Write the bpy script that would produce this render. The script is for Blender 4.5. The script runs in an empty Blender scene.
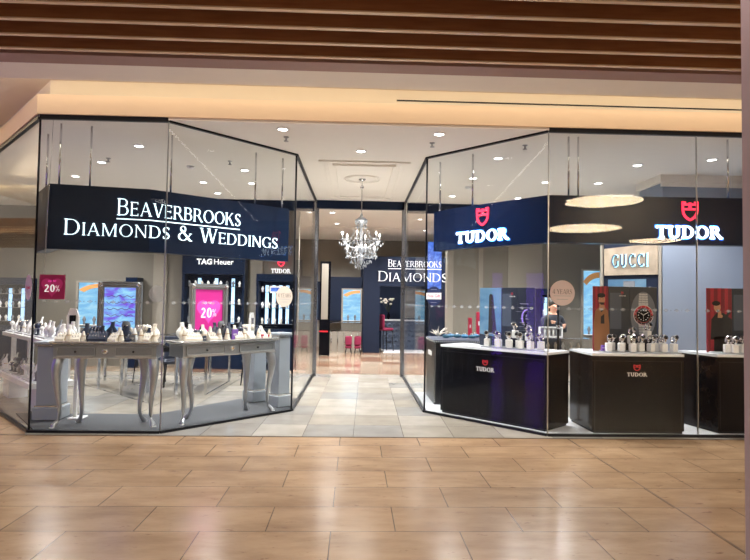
import bpy, bmesh, math, random
from mathutils import Vector, Matrix
from math import pi, sin, cos, radians, hypot, atan2
random.seed(7)
SC = bpy.context.scene
COL = SC.collection

# ------------------------------------------------------------------ camera, world, exposure
def cam_axes(yaw, pitch, roll):
    y, p, r = radians(yaw), radians(pitch), radians(roll)
    fw = Vector((sin(y)*cos(p), cos(y)*cos(p), sin(p)))
    rt = Vector((cos(y), -sin(y), 0)); up = rt.cross(fw)
    return rt*cos(r)+up*sin(r), up*cos(r)-rt*sin(r), fw
rt, up, fw = cam_axes(2.039, 2.16, 0.881)
cd = bpy.data.cameras.new('camera'); co = bpy.data.objects.new('camera', cd); COL.objects.link(co)
cd.sensor_width = 36; cd.lens = 572.4/750*36; cd.clip_end = 200
co.matrix_world = Matrix(((rt.x, up.x, -fw.x, 0), (rt.y, up.y, -fw.y, 0), (rt.z, up.z, -fw.z, 1.55), (0, 0, 0, 1)))
SC.camera = co
SC.view_settings.view_transform = 'Standard'; SC.view_settings.look = 'None'
SC.view_settings.gamma = 1; SC.view_settings.use_curve_mapping = False
SC.view_settings.exposure = 0.0
SC.cycles.transparent_max_bounces = 24
SC.cycles.max_bounces = 10
SC.cycles.sample_clamp_indirect = 6
w = bpy.data.worlds.new('world'); SC.world = w; w.use_nodes = True
w.node_tree.nodes['Background'].inputs[0].default_value = (1.0, .86, .72, 1)
w.node_tree.nodes['Background'].inputs[1].default_value = 0.45

def spot(name, loc, energy, color=(1, .93, .84), angle=140, blend=.7, size=.05, aim=None):
    l = bpy.data.lights.new(name, 'SPOT'); l.energy = energy; l.color = color
    l.spot_size = radians(angle); l.spot_blend = blend; l.shadow_soft_size = size
    o = bpy.data.objects.new(name, l); COL.objects.link(o); o.location = loc
    if aim is not None:
        o.rotation_euler = (Vector(aim)-Vector(loc)).to_track_quat('-Z', 'Y').to_euler()
    return o
def area(name, loc, sx, sy, energy, color=(1, .95, .88), rot=(0, 0, 0)):
    l = bpy.data.lights.new(name, 'AREA'); l.shape = 'RECTANGLE'; l.size = sx; l.size_y = sy; l.energy = energy; l.color = color
    o = bpy.data.objects.new(name, l); COL.objects.link(o); o.location = loc; o.rotation_euler = rot
    return o
# added fill lamps for the mall: area light behind the photographer, warm spots overhead
area('mall_fill', (-3.0, -6.0, 4.45), 6, 5, 600, (1, .95, .90))
area('cove_strip', (0, 6.285, 3.955), 30, .03, 52, (1, .86, .68), (radians(90), 0, 0))
for x in (-4.5, -1.5, 1.5, 4.5):
    spot('mall_fill_spot', (x, 2.8, 4.55), 150, (1, .93, .85), 130, .6, .08)  # added spots with no fixtures, to brighten the mall floor

# ------------------------------------------------------------------ materials
def nt(name):
    m = bpy.data.materials.new(name); m.use_nodes = True
    return m, m.node_tree.nodes, m.node_tree.links, m.node_tree.nodes['Principled BSDF']
def mat(name, col, rough=.5, metal=0, emit=None, es=0, var=.06, scale=6, coat=0, bump=0, spec=.5):
    m, N, L, b = nt(name)
    b.inputs['Specular IOR Level'].default_value = spec
    b.inputs['Roughness'].default_value = rough; b.inputs['Metallic'].default_value = metal
    b.inputs['Coat Weight'].default_value = coat
    tc = N.new('ShaderNodeTexCoord'); no = N.new('ShaderNodeTexNoise'); no.inputs['Scale'].default_value = scale
    no.inputs['Detail'].default_value = 4
    L.new(tc.outputs['Object'], no.inputs['Vector'])
    mx = N.new('ShaderNodeMix'); mx.data_type = 'RGBA'
    mx.inputs['A'].default_value = (*[c*(1-var) for c in col], 1); mx.inputs['B'].default_value = (*[min(1, c*(1+var)) for c in col], 1)
    L.new(no.outputs['Fac'], mx.inputs['Factor']); L.new(mx.outputs['Result'], b.inputs['Base Color'])
    if bump:
        bp = N.new('ShaderNodeBump'); bp.inputs['Strength'].default_value = bump; bp.inputs['Distance'].default_value = .01
        L.new(no.outputs['Fac'], bp.inputs['Height']); L.new(bp.outputs['Normal'], b.inputs['Normal'])
    if emit:
        b.inputs['Emission Color'].default_value = (*emit, 1); b.inputs['Emission Strength'].default_value = es
    return m

def wood(name, c1, c2, rough=.4, scale=(1, 14, 14)):
    m, N, L, b = nt(name); b.inputs['Roughness'].default_value = rough
    tc = N.new('ShaderNodeTexCoord'); mp = N.new('ShaderNodeMapping'); mp.inputs['Scale'].default_value = scale
    no = N.new('ShaderNodeTexNoise'); no.inputs['Scale'].default_value = 3; no.inputs['Detail'].default_value = 6
    cr = N.new('ShaderNodeValToRGB'); cr.color_ramp.elements[0].color = (*c1, 1); cr.color_ramp.elements[1].color = (*c2, 1)
    cr.color_ramp.elements[0].position = .3; cr.color_ramp.elements[1].position = .7
    L.new(tc.outputs['Object'], mp.inputs[0]); L.new(mp.outputs[0], no.inputs['Vector']); L.new(no.outputs['Fac'], cr.inputs[0])
    L.new(cr.outputs[0], b.inputs['Base Color'])
    return m

def mall_floor_mat():
    m, N, L, b = nt('mall_marble')
    tc = N.new('ShaderNodeTexCoord'); mp = N.new('ShaderNodeMapping')
    mp.inputs['Location'].default_value = (.1335, -3.92, 0)
    br = N.new('ShaderNodeTexBrick'); br.offset = .5; br.offset_frequency = 2
    br.inputs['Scale'].default_value = 1; br.inputs['Mortar Size'].default_value = .0036; br.inputs['Mortar Smooth'].default_value = .3
    br.inputs['Brick Width'].default_value = .873; br.inputs['Row Height'].default_value = .46
    br.inputs['Color1'].default_value = (0, 0, 0, 1); br.inputs['Color2'].default_value = (1, 1, 1, 1); br.inputs['Mortar'].default_value = (.5, .5, .5, 1)
    L.new(tc.outputs['Object'], mp.inputs[0]); L.new(mp.outputs[0], br.inputs['Vector'])
    n1 = N.new('ShaderNodeTexNoise'); n1.inputs['Scale'].default_value = 2.2; n1.inputs['Detail'].default_value = 7; n1.inputs['Roughness'].default_value = .65
    mp2 = N.new('ShaderNodeMapping'); mp2.inputs['Scale'].default_value = (.7, 2.0, 1)
    L.new(tc.outputs['Object'], mp2.inputs[0]); L.new(mp2.outputs[0], n1.inputs['Vector'])
    cr = N.new('ShaderNodeValToRGB'); e = cr.color_ramp.elements
    e[0].position = .3; e[0].color = (.27, .168, .095, 1); e[1].position = .72; e[1].color = (.44, .30, .180, 1)
    L.new(n1.outputs['Fac'], cr.inputs[0])
    # tone of each tile
    mx = N.new('ShaderNodeMix'); mx.data_type = 'RGBA'; mx.blend_type = 'MULTIPLY'; mx.inputs['Factor'].default_value = 1
    tr = N.new('ShaderNodeValToRGB'); tr.color_ramp.elements[0].color = (.86, .85, .84, 1); tr.color_ramp.elements[1].color = (1, 1, 1, 1)
    L.new(br.outputs['Color'], tr.inputs[0]); L.new(cr.outputs[0], mx.inputs['A']); L.new(tr.outputs[0], mx.inputs['B'])
    # dark pits
    n2 = N.new('ShaderNodeTexNoise'); n2.inputs['Scale'].default_value = 9; n2.inputs['Detail'].default_value = 8; n2.inputs['Roughness'].default_value = .75
    mp3 = N.new('ShaderNodeMapping'); mp3.inputs['Scale'].default_value = (.6, 1.6, 1); mp3.inputs['Location'].default_value = (3, 1, 0)
    L.new(tc.outputs['Object'], mp3.inputs[0]); L.new(mp3.outputs[0], n2.inputs['Vector'])
    c3 = N.new('ShaderNodeValToRGB'); c3.color_ramp.elements[0].position = .345; c3.color_ramp.elements[0].color = (1, 1, 1, 1)
    c3.color_ramp.elements[1].position = .40; c3.color_ramp.elements[1].color = (0, 0, 0, 1)
    L.new(n2.outputs['Fac'], c3.inputs[0])
    mx2 = N.new('ShaderNodeMix'); mx2.data_type = 'RGBA'; mx2.inputs['B'].default_value = (.16, .08, .045, 1)
    L.new(c3.outputs[0], mx2.inputs['Factor']); L.new(mx.outputs['Result'], mx2.inputs['A'])
    mx3 = N.new('ShaderNodeMix'); mx3.data_type = 'RGBA'; mx3.inputs['B'].default_value = (.05, .025, .015, 1)
    L.new(br.outputs['Fac'], mx3.inputs['Factor']); L.new(mx2.outputs['Result'], mx3.inputs['A'])
    L.new(mx3.outputs['Result'], b.inputs['Base Color'])
    b.inputs['Roughness'].default_value = .22
    return m

def shop_floor_mat():
    m, N, L, b = nt('shop_tiles')
    tc = N.new('ShaderNodeTexCoord'); mp = N.new('ShaderNodeMapping'); mp.vector_type = 'TEXTURE'
    mp.inputs['Location'].default_value = (-.57, 6.6, 0); mp.inputs['Rotation'].default_value = (0, 0, radians(-1.2))
    L.new(tc.outputs['Object'], mp.inputs[0])
    sep = N.new('ShaderNodeSeparateXYZ'); L.new(mp.outputs[0], sep.inputs[0])
    def math_(op, a, bb=None):
        n = N.new('ShaderNodeMath'); n.operation = op
        for i, v in enumerate((a, bb)):
            if v is None: continue
            if isinstance(v, (int, float)): n.inputs[i].default_value = v
            else: L.new(v, n.inputs[i])
        return n.outputs[0]
    u = math_('DIVIDE', sep.outputs[0], .58); v = math_('DIVIDE', sep.outputs[1], .63)
    fu = math_('FLOOR', u); fv = math_('FLOOR', v)
    cb = N.new('ShaderNodeCombineXYZ'); L.new(fu, cb.inputs[0]); L.new(fv, cb.inputs[1])
    wn = N.new('ShaderNodeTexWhiteNoise'); wn.noise_dimensions = '2D'; L.new(cb.outputs[0], wn.inputs['Vector'])
    def pal(cols):
        c = N.new('ShaderNodeValToRGB'); c.color_ramp.interpolation = 'CONSTANT'
        el = c.color_ramp.elements
        while len(el) < len(cols): el.new(.5)
        for i, k in enumerate(cols): el[i].position = i/len(cols); el[i].color = (*k, 1)
        L.new(wn.outputs['Value'], c.inputs[0]); return c
    near = pal([(.36, .33, .28), (.32, .30, .27), (.41, .38, .33), (.34, .31, .26), (.30, .29, .27)])
    far = pal([(.34, .25, .18), (.25, .14, .09), (.38, .31, .24), (.28, .18, .12), (.35, .27, .20)])
    ff = math_('GREATER_THAN', sep.outputs[1], 5.6)
    pm = N.new('ShaderNodeMix'); pm.data_type = 'RGBA'; L.new(ff, pm.inputs['Factor']); L.new(near.outputs[0], pm.inputs['A']); L.new(far.outputs[0], pm.inputs['B'])
    no = N.new('ShaderNodeTexNoise'); no.inputs['Scale'].default_value = 3; no.inputs['Detail'].default_value = 7; L.new(tc.outputs['Object'], no.inputs['Vector'])
    nr = N.new('ShaderNodeValToRGB'); nr.color_ramp.elements[0].color = (.82, .81, .8, 1); nr.color_ramp.elements[1].color = (1, 1, 1, 1)
    nr.color_ramp.elements[0].position = .35; nr.color_ramp.elements[1].position = .65
    L.new(no.outputs['Fac'], nr.inputs[0])
    mm = N.new('ShaderNodeMix'); mm.data_type = 'RGBA'; mm.blend_type = 'MULTIPLY'; mm.inputs['Factor'].default_value = 1
    L.new(pm.outputs['Result'], mm.inputs['A']); L.new(nr.outputs[0], mm.inputs['B'])
    # grout
    gu = math_('LESS_THAN', math_('FRACT', u), .008); gv = math_('LESS_THAN', math_('FRACT', v), .008)
    g = math_('MAXIMUM', gu, gv)
    gm = N.new('ShaderNodeMix'); gm.data_type = 'RGBA'; gm.inputs['B'].default_value = (.13, .11, .09, 1)
    L.new(g, gm.inputs['Factor']); L.new(mm.outputs['Result'], gm.inputs['A']); L.new(gm.outputs['Result'], b.inputs['Base Color'])
    b.inputs['Roughness'].default_value = .17
    return m

def glass_mat(name='shop_glass', tint=(.975, .985, .985), base=.009):
    m = bpy.data.materials.new(name); m.use_nodes = True; N = m.node_tree.nodes; L = m.node_tree.links
    N.clear(); out = N.new('ShaderNodeOutputMaterial'); mix = N.new('ShaderNodeMixShader')
    tr = N.new('ShaderNodeBsdfTransparent'); tr.inputs[0].default_value = (*tint, 1)
    gl = N.new('ShaderNodeBsdfGlossy'); gl.inputs['Roughness'].default_value = 0; gl.inputs['Color'].default_value = (1, 1, 1, 1)
    lw = N.new('ShaderNodeLayerWeight'); lw.inputs['Blend'].default_value = .5
    p = N.new('ShaderNodeMath'); p.operation = 'POWER'; p.inputs[1].default_value = 5
    a = N.new('ShaderNodeMath'); a.operation = 'MULTIPLY_ADD'; a.inputs[1].default_value = .35; a.inputs[2].default_value = base
    L.new(lw.outputs['Facing'], p.inputs[0]); L.new(p.outputs[0], a.inputs[0]); L.new(a.outputs[0], mix.inputs[0])
    L.new(tr.outputs[0], mix.inputs[1]); L.new(gl.outputs[0], mix.inputs[2]); L.new(mix.outputs[0], out.inputs[0])
    return m

def screen_mat(name, c1, c2, c3, es=1.0, scale=6, stretch=(1, 1, 3)):
    m, N, L, b = nt(name)
    tc = N.new('ShaderNodeTexCoord'); mp = N.new('ShaderNodeMapping'); mp.inputs['Scale'].default_value = stretch
    no = N.new('ShaderNodeTexNoise'); no.inputs['Scale'].default_value = scale; no.inputs['Detail'].default_value = 3; no.inputs['Distortion'].default_value = .8
    cr = N.new('ShaderNodeValToRGB'); e = cr.color_ramp.elements
    e[0].position = .35; e[0].color = (*c1, 1); e[1].position = .65; e[1].color = (*c3, 1); k = e.new(.5); k.color = (*c2, 1)
    L.new(tc.outputs['Object'], mp.inputs[0]); L.new(mp.outputs[0], no.inputs['Vector']); L.new(no.outputs['Fac'], cr.inputs[0])
    b.inputs['Base Color'].default_value = (.02, .02, .02, 1); b.inputs['Roughness'].default_value = .3
    L.new(cr.outputs[0], b.inputs['Emission Color']); b.inputs['Emission Strength'].default_value = es
    return m

M = dict(
    mallfloor=mall_floor_mat(), shopfloor=shop_floor_mat(), glass=glass_mat(), caseglass=glass_mat('case_glass', (.97, .98, .985), .03),
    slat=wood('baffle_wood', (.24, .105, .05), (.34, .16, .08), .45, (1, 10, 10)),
    slatlit=wood('baffle_lit_edge', (.68, .54, .38), (.80, .66, .48), .4, (1, 10, 10)),  # light caught by the baffle undersides, put into the wood colour
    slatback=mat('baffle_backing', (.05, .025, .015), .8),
    purplebrown=mat('mauve_paint', (.34, .22, .20), .6),
    greyband=mat('grey_beige_plaster', (.88, .84, .77), .7, var=.02),
    cream=mat('cream_plaster', (.80, .72, .58), .7, var=.02),
    peach=mat('peach_plaster', (.86, .68, .49), .7, var=.02),
    ceil=mat('ceiling_paint', (.88, .85, .79), .8, var=.015),
    taupe=mat('taupe_wall', (.165, .15, .125), .7, var=.05, scale=2),
    taupelight=mat('light_taupe_wall', (.25, .225, .19), .7, var=.04, scale=2),
    blueg=mat('blue_grey_wall', (.22, .26, .34), .65, var=.03, scale=2),
    navy=mat('navy_panel', (.006, .013, .034), .3, var=.1, spec=.15),
    navyflat=mat('navy_matt', (.010, .016, .036), .5, var=.1, spec=.2),
    tudornavy=mat('deep_blue_panel', (.003, .010, .040), .25, var=.1, spec=.15),
    black=mat('black_lacquer', (.004, .004, .006), .15, var=.1, spec=.10),
    blackmet=mat('black_metal', (.012, .013, .018), .35, .6),
    carpet=mat('grey_carpet', (.055, .06, .07), .9, var=.25, scale=60, bump=.5),
    white=mat('white_lacquer', (.80, .81, .82), .3, var=.02),
    whitetop=mat('white_stone', (.78, .80, .84), .2, var=.03),
    silver=mat('silver_leaf_paint', (.40, .42, .45), .30, .75, var=.12, scale=14),
    silverdk=mat('silver_drawer_front', (.26, .27, .28), .35, .6, var=.12, scale=20),
    silverlt=mat('silver_edge', (.70, .71, .72), .22, .9),
    bead=mat('bright_beading', (.85, .84, .80), .25, .6),
    pedestal=mat('grey_pedestal_paint', (.27, .30, .34), .45, var=.05),
    chrome=mat('chrome', (.72, .73, .75), .12, 1),
    postmet=mat('polished_dark_steel', (.30, .31, .34), .22, 1),
    steel=mat('brushed_steel', (.42, .42, .41), .3, 1),
    creamcard=mat('cream_leatherette', (.82, .76, .66), .55, var=.05, scale=30),
    whitecard=mat('white_leatherette', (.86, .86, .85), .45, var=.03),
    navycard=mat('navy_leatherette', (.015, .025, .055), .45, var=.2),
    greycard=mat('grey_leatherette', (.16, .17, .19), .5),
    gold=mat('gold', (.80, .55, .22), .2, 1),
    silverj=mat('jewellery_silver', (.88, .88, .90), .1, 1),
    dial=mat('watch_dial', (.010, .012, .018), .15),
    magenta=mat('magenta_print', (.50, .02, .22), .4, emit=(.62, .02, .26), es=.55, var=.1),
    pink=mat('pink_print', (.85, .08, .45), .4, emit=(.90, .06, .45), es=.6),
    maroon=mat('maroon_print', (.20, .008, .045), .4, emit=(.24, .008, .05), es=.35),
    maroonheart=mat('maroon_heart', (.36, .02, .10), .4, emit=(.36, .02, .10), es=.4),
    whitetxt=mat('white_print', (.9, .9, .9), .5, emit=(1, 1, 1), es=.5),
    signtxt=mat('lit_lettering', (.9, .95, 1), .4, emit=(.70, .93, 1.0), es=1.5),
    tudortxt=mat('bright_lit_lettering', (.9, .95, 1), .4, emit=(.80, .94, 1.0), es=5.0),
    halo=mat('letter_edge_glow', (.1, .3, .8), .4, emit=(.04, .25, .9), es=6.0),
    shield=mat('lit_red_shield', (.9, .02, .06), .4, emit=(1.0, .03, .09), es=1.6),
    redprint=mat('red_print', (.65, .015, .03), .4),
    whiteprint=mat('plain_white_print', (.80, .80, .80), .5),
    curtain=mat('red_curtain_print', (.42, .012, .03), .5, var=.5, scale=3),
    lamp=mat('lamp_diffuser', (1, .9, .75), .5, emit=(1.0, .78, .52), es=60.0),
    dl=mat('downlight_diffuser', (1, 1, 1), .5, emit=(1.0, .95, .88), es=14.0),
    bulb=mat('candle_bulb', (1, 1, 1), .3, emit=(1.0, .90, .78), es=9.0),
    crystal=mat('cut_crystal', (.55, .60, .66), .05, .6, emit=(.8, .9, 1), es=.03),
    magfab=mat('magenta_velvet', (.22, .008, .05), .7),
    tan=mat('tan_print', (.30, .13, .05), .6), skinp=mat('skin_print', (.55, .28, .17), .6), hairp=mat('hair_print', (.02, .012, .01), .6),
    darkp=mat('dark_coat_print', (.012, .010, .012), .6),
    bluescreen=screen_mat('pale_blue_screen', (.20, .50, .82), (.26, .60, .88), (.42, .72, .92), 1.05, 3),
    seascreen=screen_mat('violet_sea_screen', (.20, .10, .75), (.22, .45, .90), (.35, .72, .95), 1.1, 5, (1, 1, 3)),
    skyprint=screen_mat('sky_print', (.10, .28, .50), (.16, .38, .60), (.26, .48, .68), .75, 2, (1, 1, 2)),
    purple=mat('purple_screen', (.1, .02, .4), .4, emit=(.22, .06, .95), es=5.0),
    bluereflect_notice=screen_mat('blue_reflection_and_notice', (.03, .10, .55), (.06, .16, .70), (.12, .28, .85), 1.1, 9, (1, 1, 1)),  # painted blue reflection; the wall unit's notice uses it too
    skin=mat('skin', (.55, .30, .20), .5), suit=mat('dark_suit', (.010, .014, .024), .7), hair=mat('dark_hair', (.02, .014, .01), .6),
    copper=mat('copper_wood', (.55, .26, .09), .4, emit=(.5, .24, .08), es=.35),
    stone=mat('beige_marble_board', (.36, .29, .22), .35, var=.45, scale=7),
    gucci=mat('dark_blue_letters', (.03, .06, .12), .4), gucciglow=mat('pale_blue_letter_glow', (.5, .8, .9), .4, emit=(.45, .85, 1), es=1.7),
    nav_st=mat('navy_sticker', (.008, .020, .085), .5), pinkst=mat('pale_pink_sticker', (.70, .60, .62), .5), creamst=mat('cream_sticker', (.62, .55, .47), .5),
    purplecard=mat('purple_card', (.20, .09, .42), .5), redbox=mat('red_box', (.45, .015, .05), .35), bluebox=mat('blue_box', (.04, .16, .30), .4),
    tealcloth=mat('teal_strap', (.02, .09, .15), .6), mallcol=mat('mauve_column_paint', (.34, .25, .26), .5, var=.03),
    mallwall=mat('mall_far_wall', (.10, .08, .065), .7), rug=mat('pale_rug', (.62, .62, .66), .9, var=.1, scale=30),
    tuft=mat('tufted_grey_blue', (.09, .12, .18), .5), flower=mat('cream_petals', (.80, .74, .64), .6), leaf=mat('dark_foliage', (.02, .03, .02), .6),
    warmglow=mat('warm_shelf_light', (1, .8, .5), .5, emit=(1, .72, .42), es=2.2), coolglow=mat('cool_shelf_light', (.7, .85, 1), .5, emit=(.45, .72, 1), es=1.5),
    mallceil=mat('mall_ceiling_paint', (.30, .26, .22), .7),
    silverp=mat('steel_print', (.55, .56, .58), .4, var=.3, scale=60),
    joint=mat('dark_joint', (.05, .03, .02), .8),
)
def frost_mat():
    m = bpy.data.materials.new('etched_dots'); m.use_nodes = True; N = m.node_tree.nodes; L = m.node_tree.links
    N.clear(); out = N.new('ShaderNodeOutputMaterial'); mix = N.new('ShaderNodeMixShader'); mix.inputs[0].default_value = .22
    tr = N.new('ShaderNodeBsdfTransparent'); d = N.new('ShaderNodeBsdfDiffuse'); d.inputs[0].default_value = (.6, .68, .75, 1)
    L.new(tr.outputs[0], mix.inputs[1]); L.new(d.outputs[0], mix.inputs[2]); L.new(mix.outputs[0], out.inputs[0]); return m
M['frost'] = frost_mat()

# ------------------------------------------------------------------ mesh helpers
class MB:
    def __init__(s): s.v = []; s.f = []; s.m = []; s.sm = []; s.mats = []
    def mi(s, name):
        if name not in s.mats: s.mats.append(name)
        return s.mats.index(name)
    def add(s, vs, fs, m, smooth=False):
        o = len(s.v); s.v += [tuple(p) for p in vs]; k = s.mi(m)
        for f in fs: s.f.append([o+i for i in f]); s.m.append(k); s.sm.append(smooth)
    def box(s, x0, x1, y0, y1, z0, z1, m):
        x0, x1 = sorted((x0, x1)); y0, y1 = sorted((y0, y1)); z0, z1 = sorted((z0, z1))
        vs = [(x, y, z) for z in (z0, z1) for x, y in ((x0, y0), (x1, y0), (x1, y1), (x0, y1))]
        s.add(vs, [(3, 2, 1, 0), (4, 5, 6, 7), (0, 1, 5, 4), (1, 2, 6, 5), (2, 3, 7, 6), (3, 0, 4, 7)], m); return s
    def bbox(s, x0, x1, y0, y1, z0, z1, m, b=.005):   # box with chamfered vertical and top edges
        x0, x1 = sorted((x0, x1)); y0, y1 = sorted((y0, y1))
        def ring(i, z): return [(x0+i+b, y0+i, z), (x1-i-b, y0+i, z), (x1-i, y0+i+b, z), (x1-i, y1-i-b, z), (x1-i-b, y1-i, z), (x0+i+b, y1-i, z), (x0+i, y1-i-b, z), (x0+i, y0+i+b, z)]
        rs = [ring(b, z0), ring(0, z0+b), ring(0, z1-b), ring(b, z1)]
        vs = [p for r in rs for p in r]; fs = [tuple(range(7, -1, -1)), tuple(range(24, 32))]
        for k in range(3):
            for i in range(8): j = (i+1) % 8; fs.append((k*8+i, k*8+j, k*8+8+j, k*8+8+i))
        s.add(vs, fs, m); return s
    def prism(s, pts, z0, z1, m):
        A = sum(pts[i][0]*pts[(i+1) % len(pts)][1]-pts[(i+1) % len(pts)][0]*pts[i][1] for i in range(len(pts)))
        if A < 0: pts = pts[::-1]
        n = len(pts); vs = [(x, y, z0) for x, y in pts]+[(x, y, z1) for x, y in pts]
        s.add(vs, [tuple(range(n-1, -1, -1)), tuple(range(n, 2*n))]+[(i, (i+1) % n, n+(i+1) % n, n+i) for i in range(n)], m); return s
    def lathe(s, prof, m, c=(0, 0, 0), n=16, sx=1, sy=1, smooth=True, lean=0):
        vs = []; z0 = prof[0][1]
        for r, z in prof:
            for i in range(n):
                a = 2*pi*i/n; vs.append((c[0]+r*sx*cos(a), c[1]+r*sy*sin(a)+lean*(z-z0), c[2]+z))
        k = len(prof); fs = [tuple(range(n-1, -1, -1)), tuple(range((k-1)*n, k*n))]
        for j in range(k-1):
            for i in range(n): fs.append((j*n+i, j*n+(i+1) % n, (j+1)*n+(i+1) % n, (j+1)*n+i))
        s.add(vs, fs, m, smooth); return s
    def tube(s, pts, rad, m, n=8, ell=1):
        pts = [Vector(p) for p in pts]; k = len(pts)
        if not isinstance(rad, (list, tuple)): rad = [rad]*k
        vs = []
        for j, p in enumerate(pts):
            t = (pts[min(j+1, k-1)]-pts[max(j-1, 0)]).normalized()
            a = Vector((0, 0, 1)) if abs(t.z) < .9 else Vector((0, 1, 0))
            u = t.cross(a).normalized(); v = u.cross(t).normalized()
            for i in range(n):
                th = 2*pi*i/n; vs.append(p+u*rad[j]*cos(th)+v*rad[j]*ell*sin(th))
        fs = [tuple(range(n-1, -1, -1)), tuple(range((k-1)*n, k*n))]
        for j in range(k-1):
            for i in range(n): fs.append((j*n+i, j*n+(i+1) % n, (j+1)*n+(i+1) % n, (j+1)*n+i))
        s.add(vs, fs, m, True); return s
    def torus(s, c, R, r, m, axis='z', n=20, k=6, a0=0, a1=2*pi):
        vs = []; closed = abs(a1-a0-2*pi) < 1e-6; cnt = n if closed else n+1
        for i in range(cnt):
            a = a0+(a1-a0)*i/n
            for j in range(k):
                b = 2*pi*j/k; q = R+r*cos(b); h = r*sin(b)
                p = {'z': (q*cos(a), q*sin(a), h), 'y': (q*cos(a), h, q*sin(a)), 'x': (h, q*cos(a), q*sin(a))}[axis]
                vs.append((c[0]+p[0], c[1]+p[1], c[2]+p[2]))
        fs = []
        for i in range(n):
            i2 = (i+1) % cnt
            for j in range(k): fs.append((i*k+j, i2*k+j, i2*k+(j+1) % k, i*k+(j+1) % k))
        s.add(vs, fs, m, True); return s
    def ball(s, c, r, m, n=10, k=6, sz=1):
        prof = [(max(1e-4, r*sin(pi*j/k)), -r*sz*cos(pi*j/k)) for j in range(k+1)]
        return s.lathe(prof, m, c, n)
    def poly2(s, polys, fr, d0, d1, m, scale=1):       # 2-D convex polygons extruded in a frame (o, ex, ey, n)
        o, ex, ey, n = fr
        for P in polys:
            A = sum(P[i][0]*P[(i+1) % len(P)][1]-P[(i+1) % len(P)][0]*P[i][1] for i in range(len(P)))
            if A < 0: P = P[::-1]
            k = len(P); vs = [o+ex*(x*scale)+ey*(y*scale)+n*d for d in (d0, d1) for x, y in P]
            s.add(vs, [tuple(range(k-1, -1, -1)), tuple(range(k, 2*k))]+[(i, (i+1) % k, k+(i+1) % k, k+i) for i in range(k)], m)
        return s
    def xf(s, mtx): s.v = [tuple(mtx @ Vector(p)) for p in s.v]; return s
    def build(s, name, parent=None, kind=None, fixn=True):
        me = bpy.data.meshes.new(name); me.from_pydata(s.v, [], s.f)
        for k in s.mats: me.materials.append(M[k])
        me.polygons.foreach_set('material_index', s.m); me.polygons.foreach_set('use_smooth', s.sm); me.update()
        if fixn:
            bm = bmesh.new(); bm.from_mesh(me); bmesh.ops.recalc_face_normals(bm, faces=bm.faces); bm.to_mesh(me); bm.free()
        o = bpy.data.objects.new(name, me); COL.objects.link(o)
        if parent: o.parent = parent
        if kind: o['kind'] = kind
        return o

def thing(name, label, cat, loc=(0, 0, 0), rz=0, group=None):
    o = bpy.data.objects.new(name, None); COL.objects.link(o); o.location = loc; o.rotation_euler = (0, 0, rz)
    o.empty_display_size = .1; o['label'] = label; o['category'] = cat
    if group: o['group'] = group
    return o
def tag(o, label, cat, group=None):
    o['label'] = label; o['category'] = cat
    if group: o['group'] = group
    return o
KIDS = {}
def copytree(root, loc, rz, label, group):
    r = root.copy(); COL.objects.link(r); r.location = loc; r.rotation_euler = (0, 0, rz); r['label'] = label; r['group'] = group
    for ch in root.children:
        c = ch.copy(); COL.objects.link(c); c.parent = r
        for g in ch.children:
            d = g.copy(); COL.objects.link(d); d.parent = c
    return r
def local(th):      # inverse of a thing's matrix, to hand world-space meshes to a rotated parent
    return (Matrix.Translation(th.location) @ Matrix.Rotation(th.rotation_euler[2], 4, 'Z')).inverted()

# ------------------------------------------------------------------ lettering
def bar(x0, y0, x1, y1, wd):
    dx, dy = x1-x0, y1-y0
    if abs(dx) < 1e-6: return [(x0-wd/2, y0), (x0+wd/2, y0), (x1+wd/2, y1), (x1-wd/2, y1)]
    if abs(dy) < 1e-6: return [(x0, y0-wd/2), (x1, y1-wd/2), (x1, y1+wd/2), (x0, y0+wd/2)]
    k = wd/2*hypot(dx, dy)/abs(dy)
    return [(x0-k, y0), (x0+k, y0), (x1+k, y1), (x1-k, y1)]
def arc(cx, cy, rx, ry, a0, a1, wx, wy, n=14):
    out = []
    for i in range(n):
        q = []
        for a in (a0+(a1-a0)*i/n, a0+(a1-a0)*(i+1)/n):
            a = radians(a); q.append(((cx+rx*cos(a), cy+ry*sin(a)), (cx+(rx-wx)*cos(a), cy+(ry-wy)*sin(a))))
        out.append([q[0][0], q[1][0], q[1][1], q[0][1]])
    return out
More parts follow.
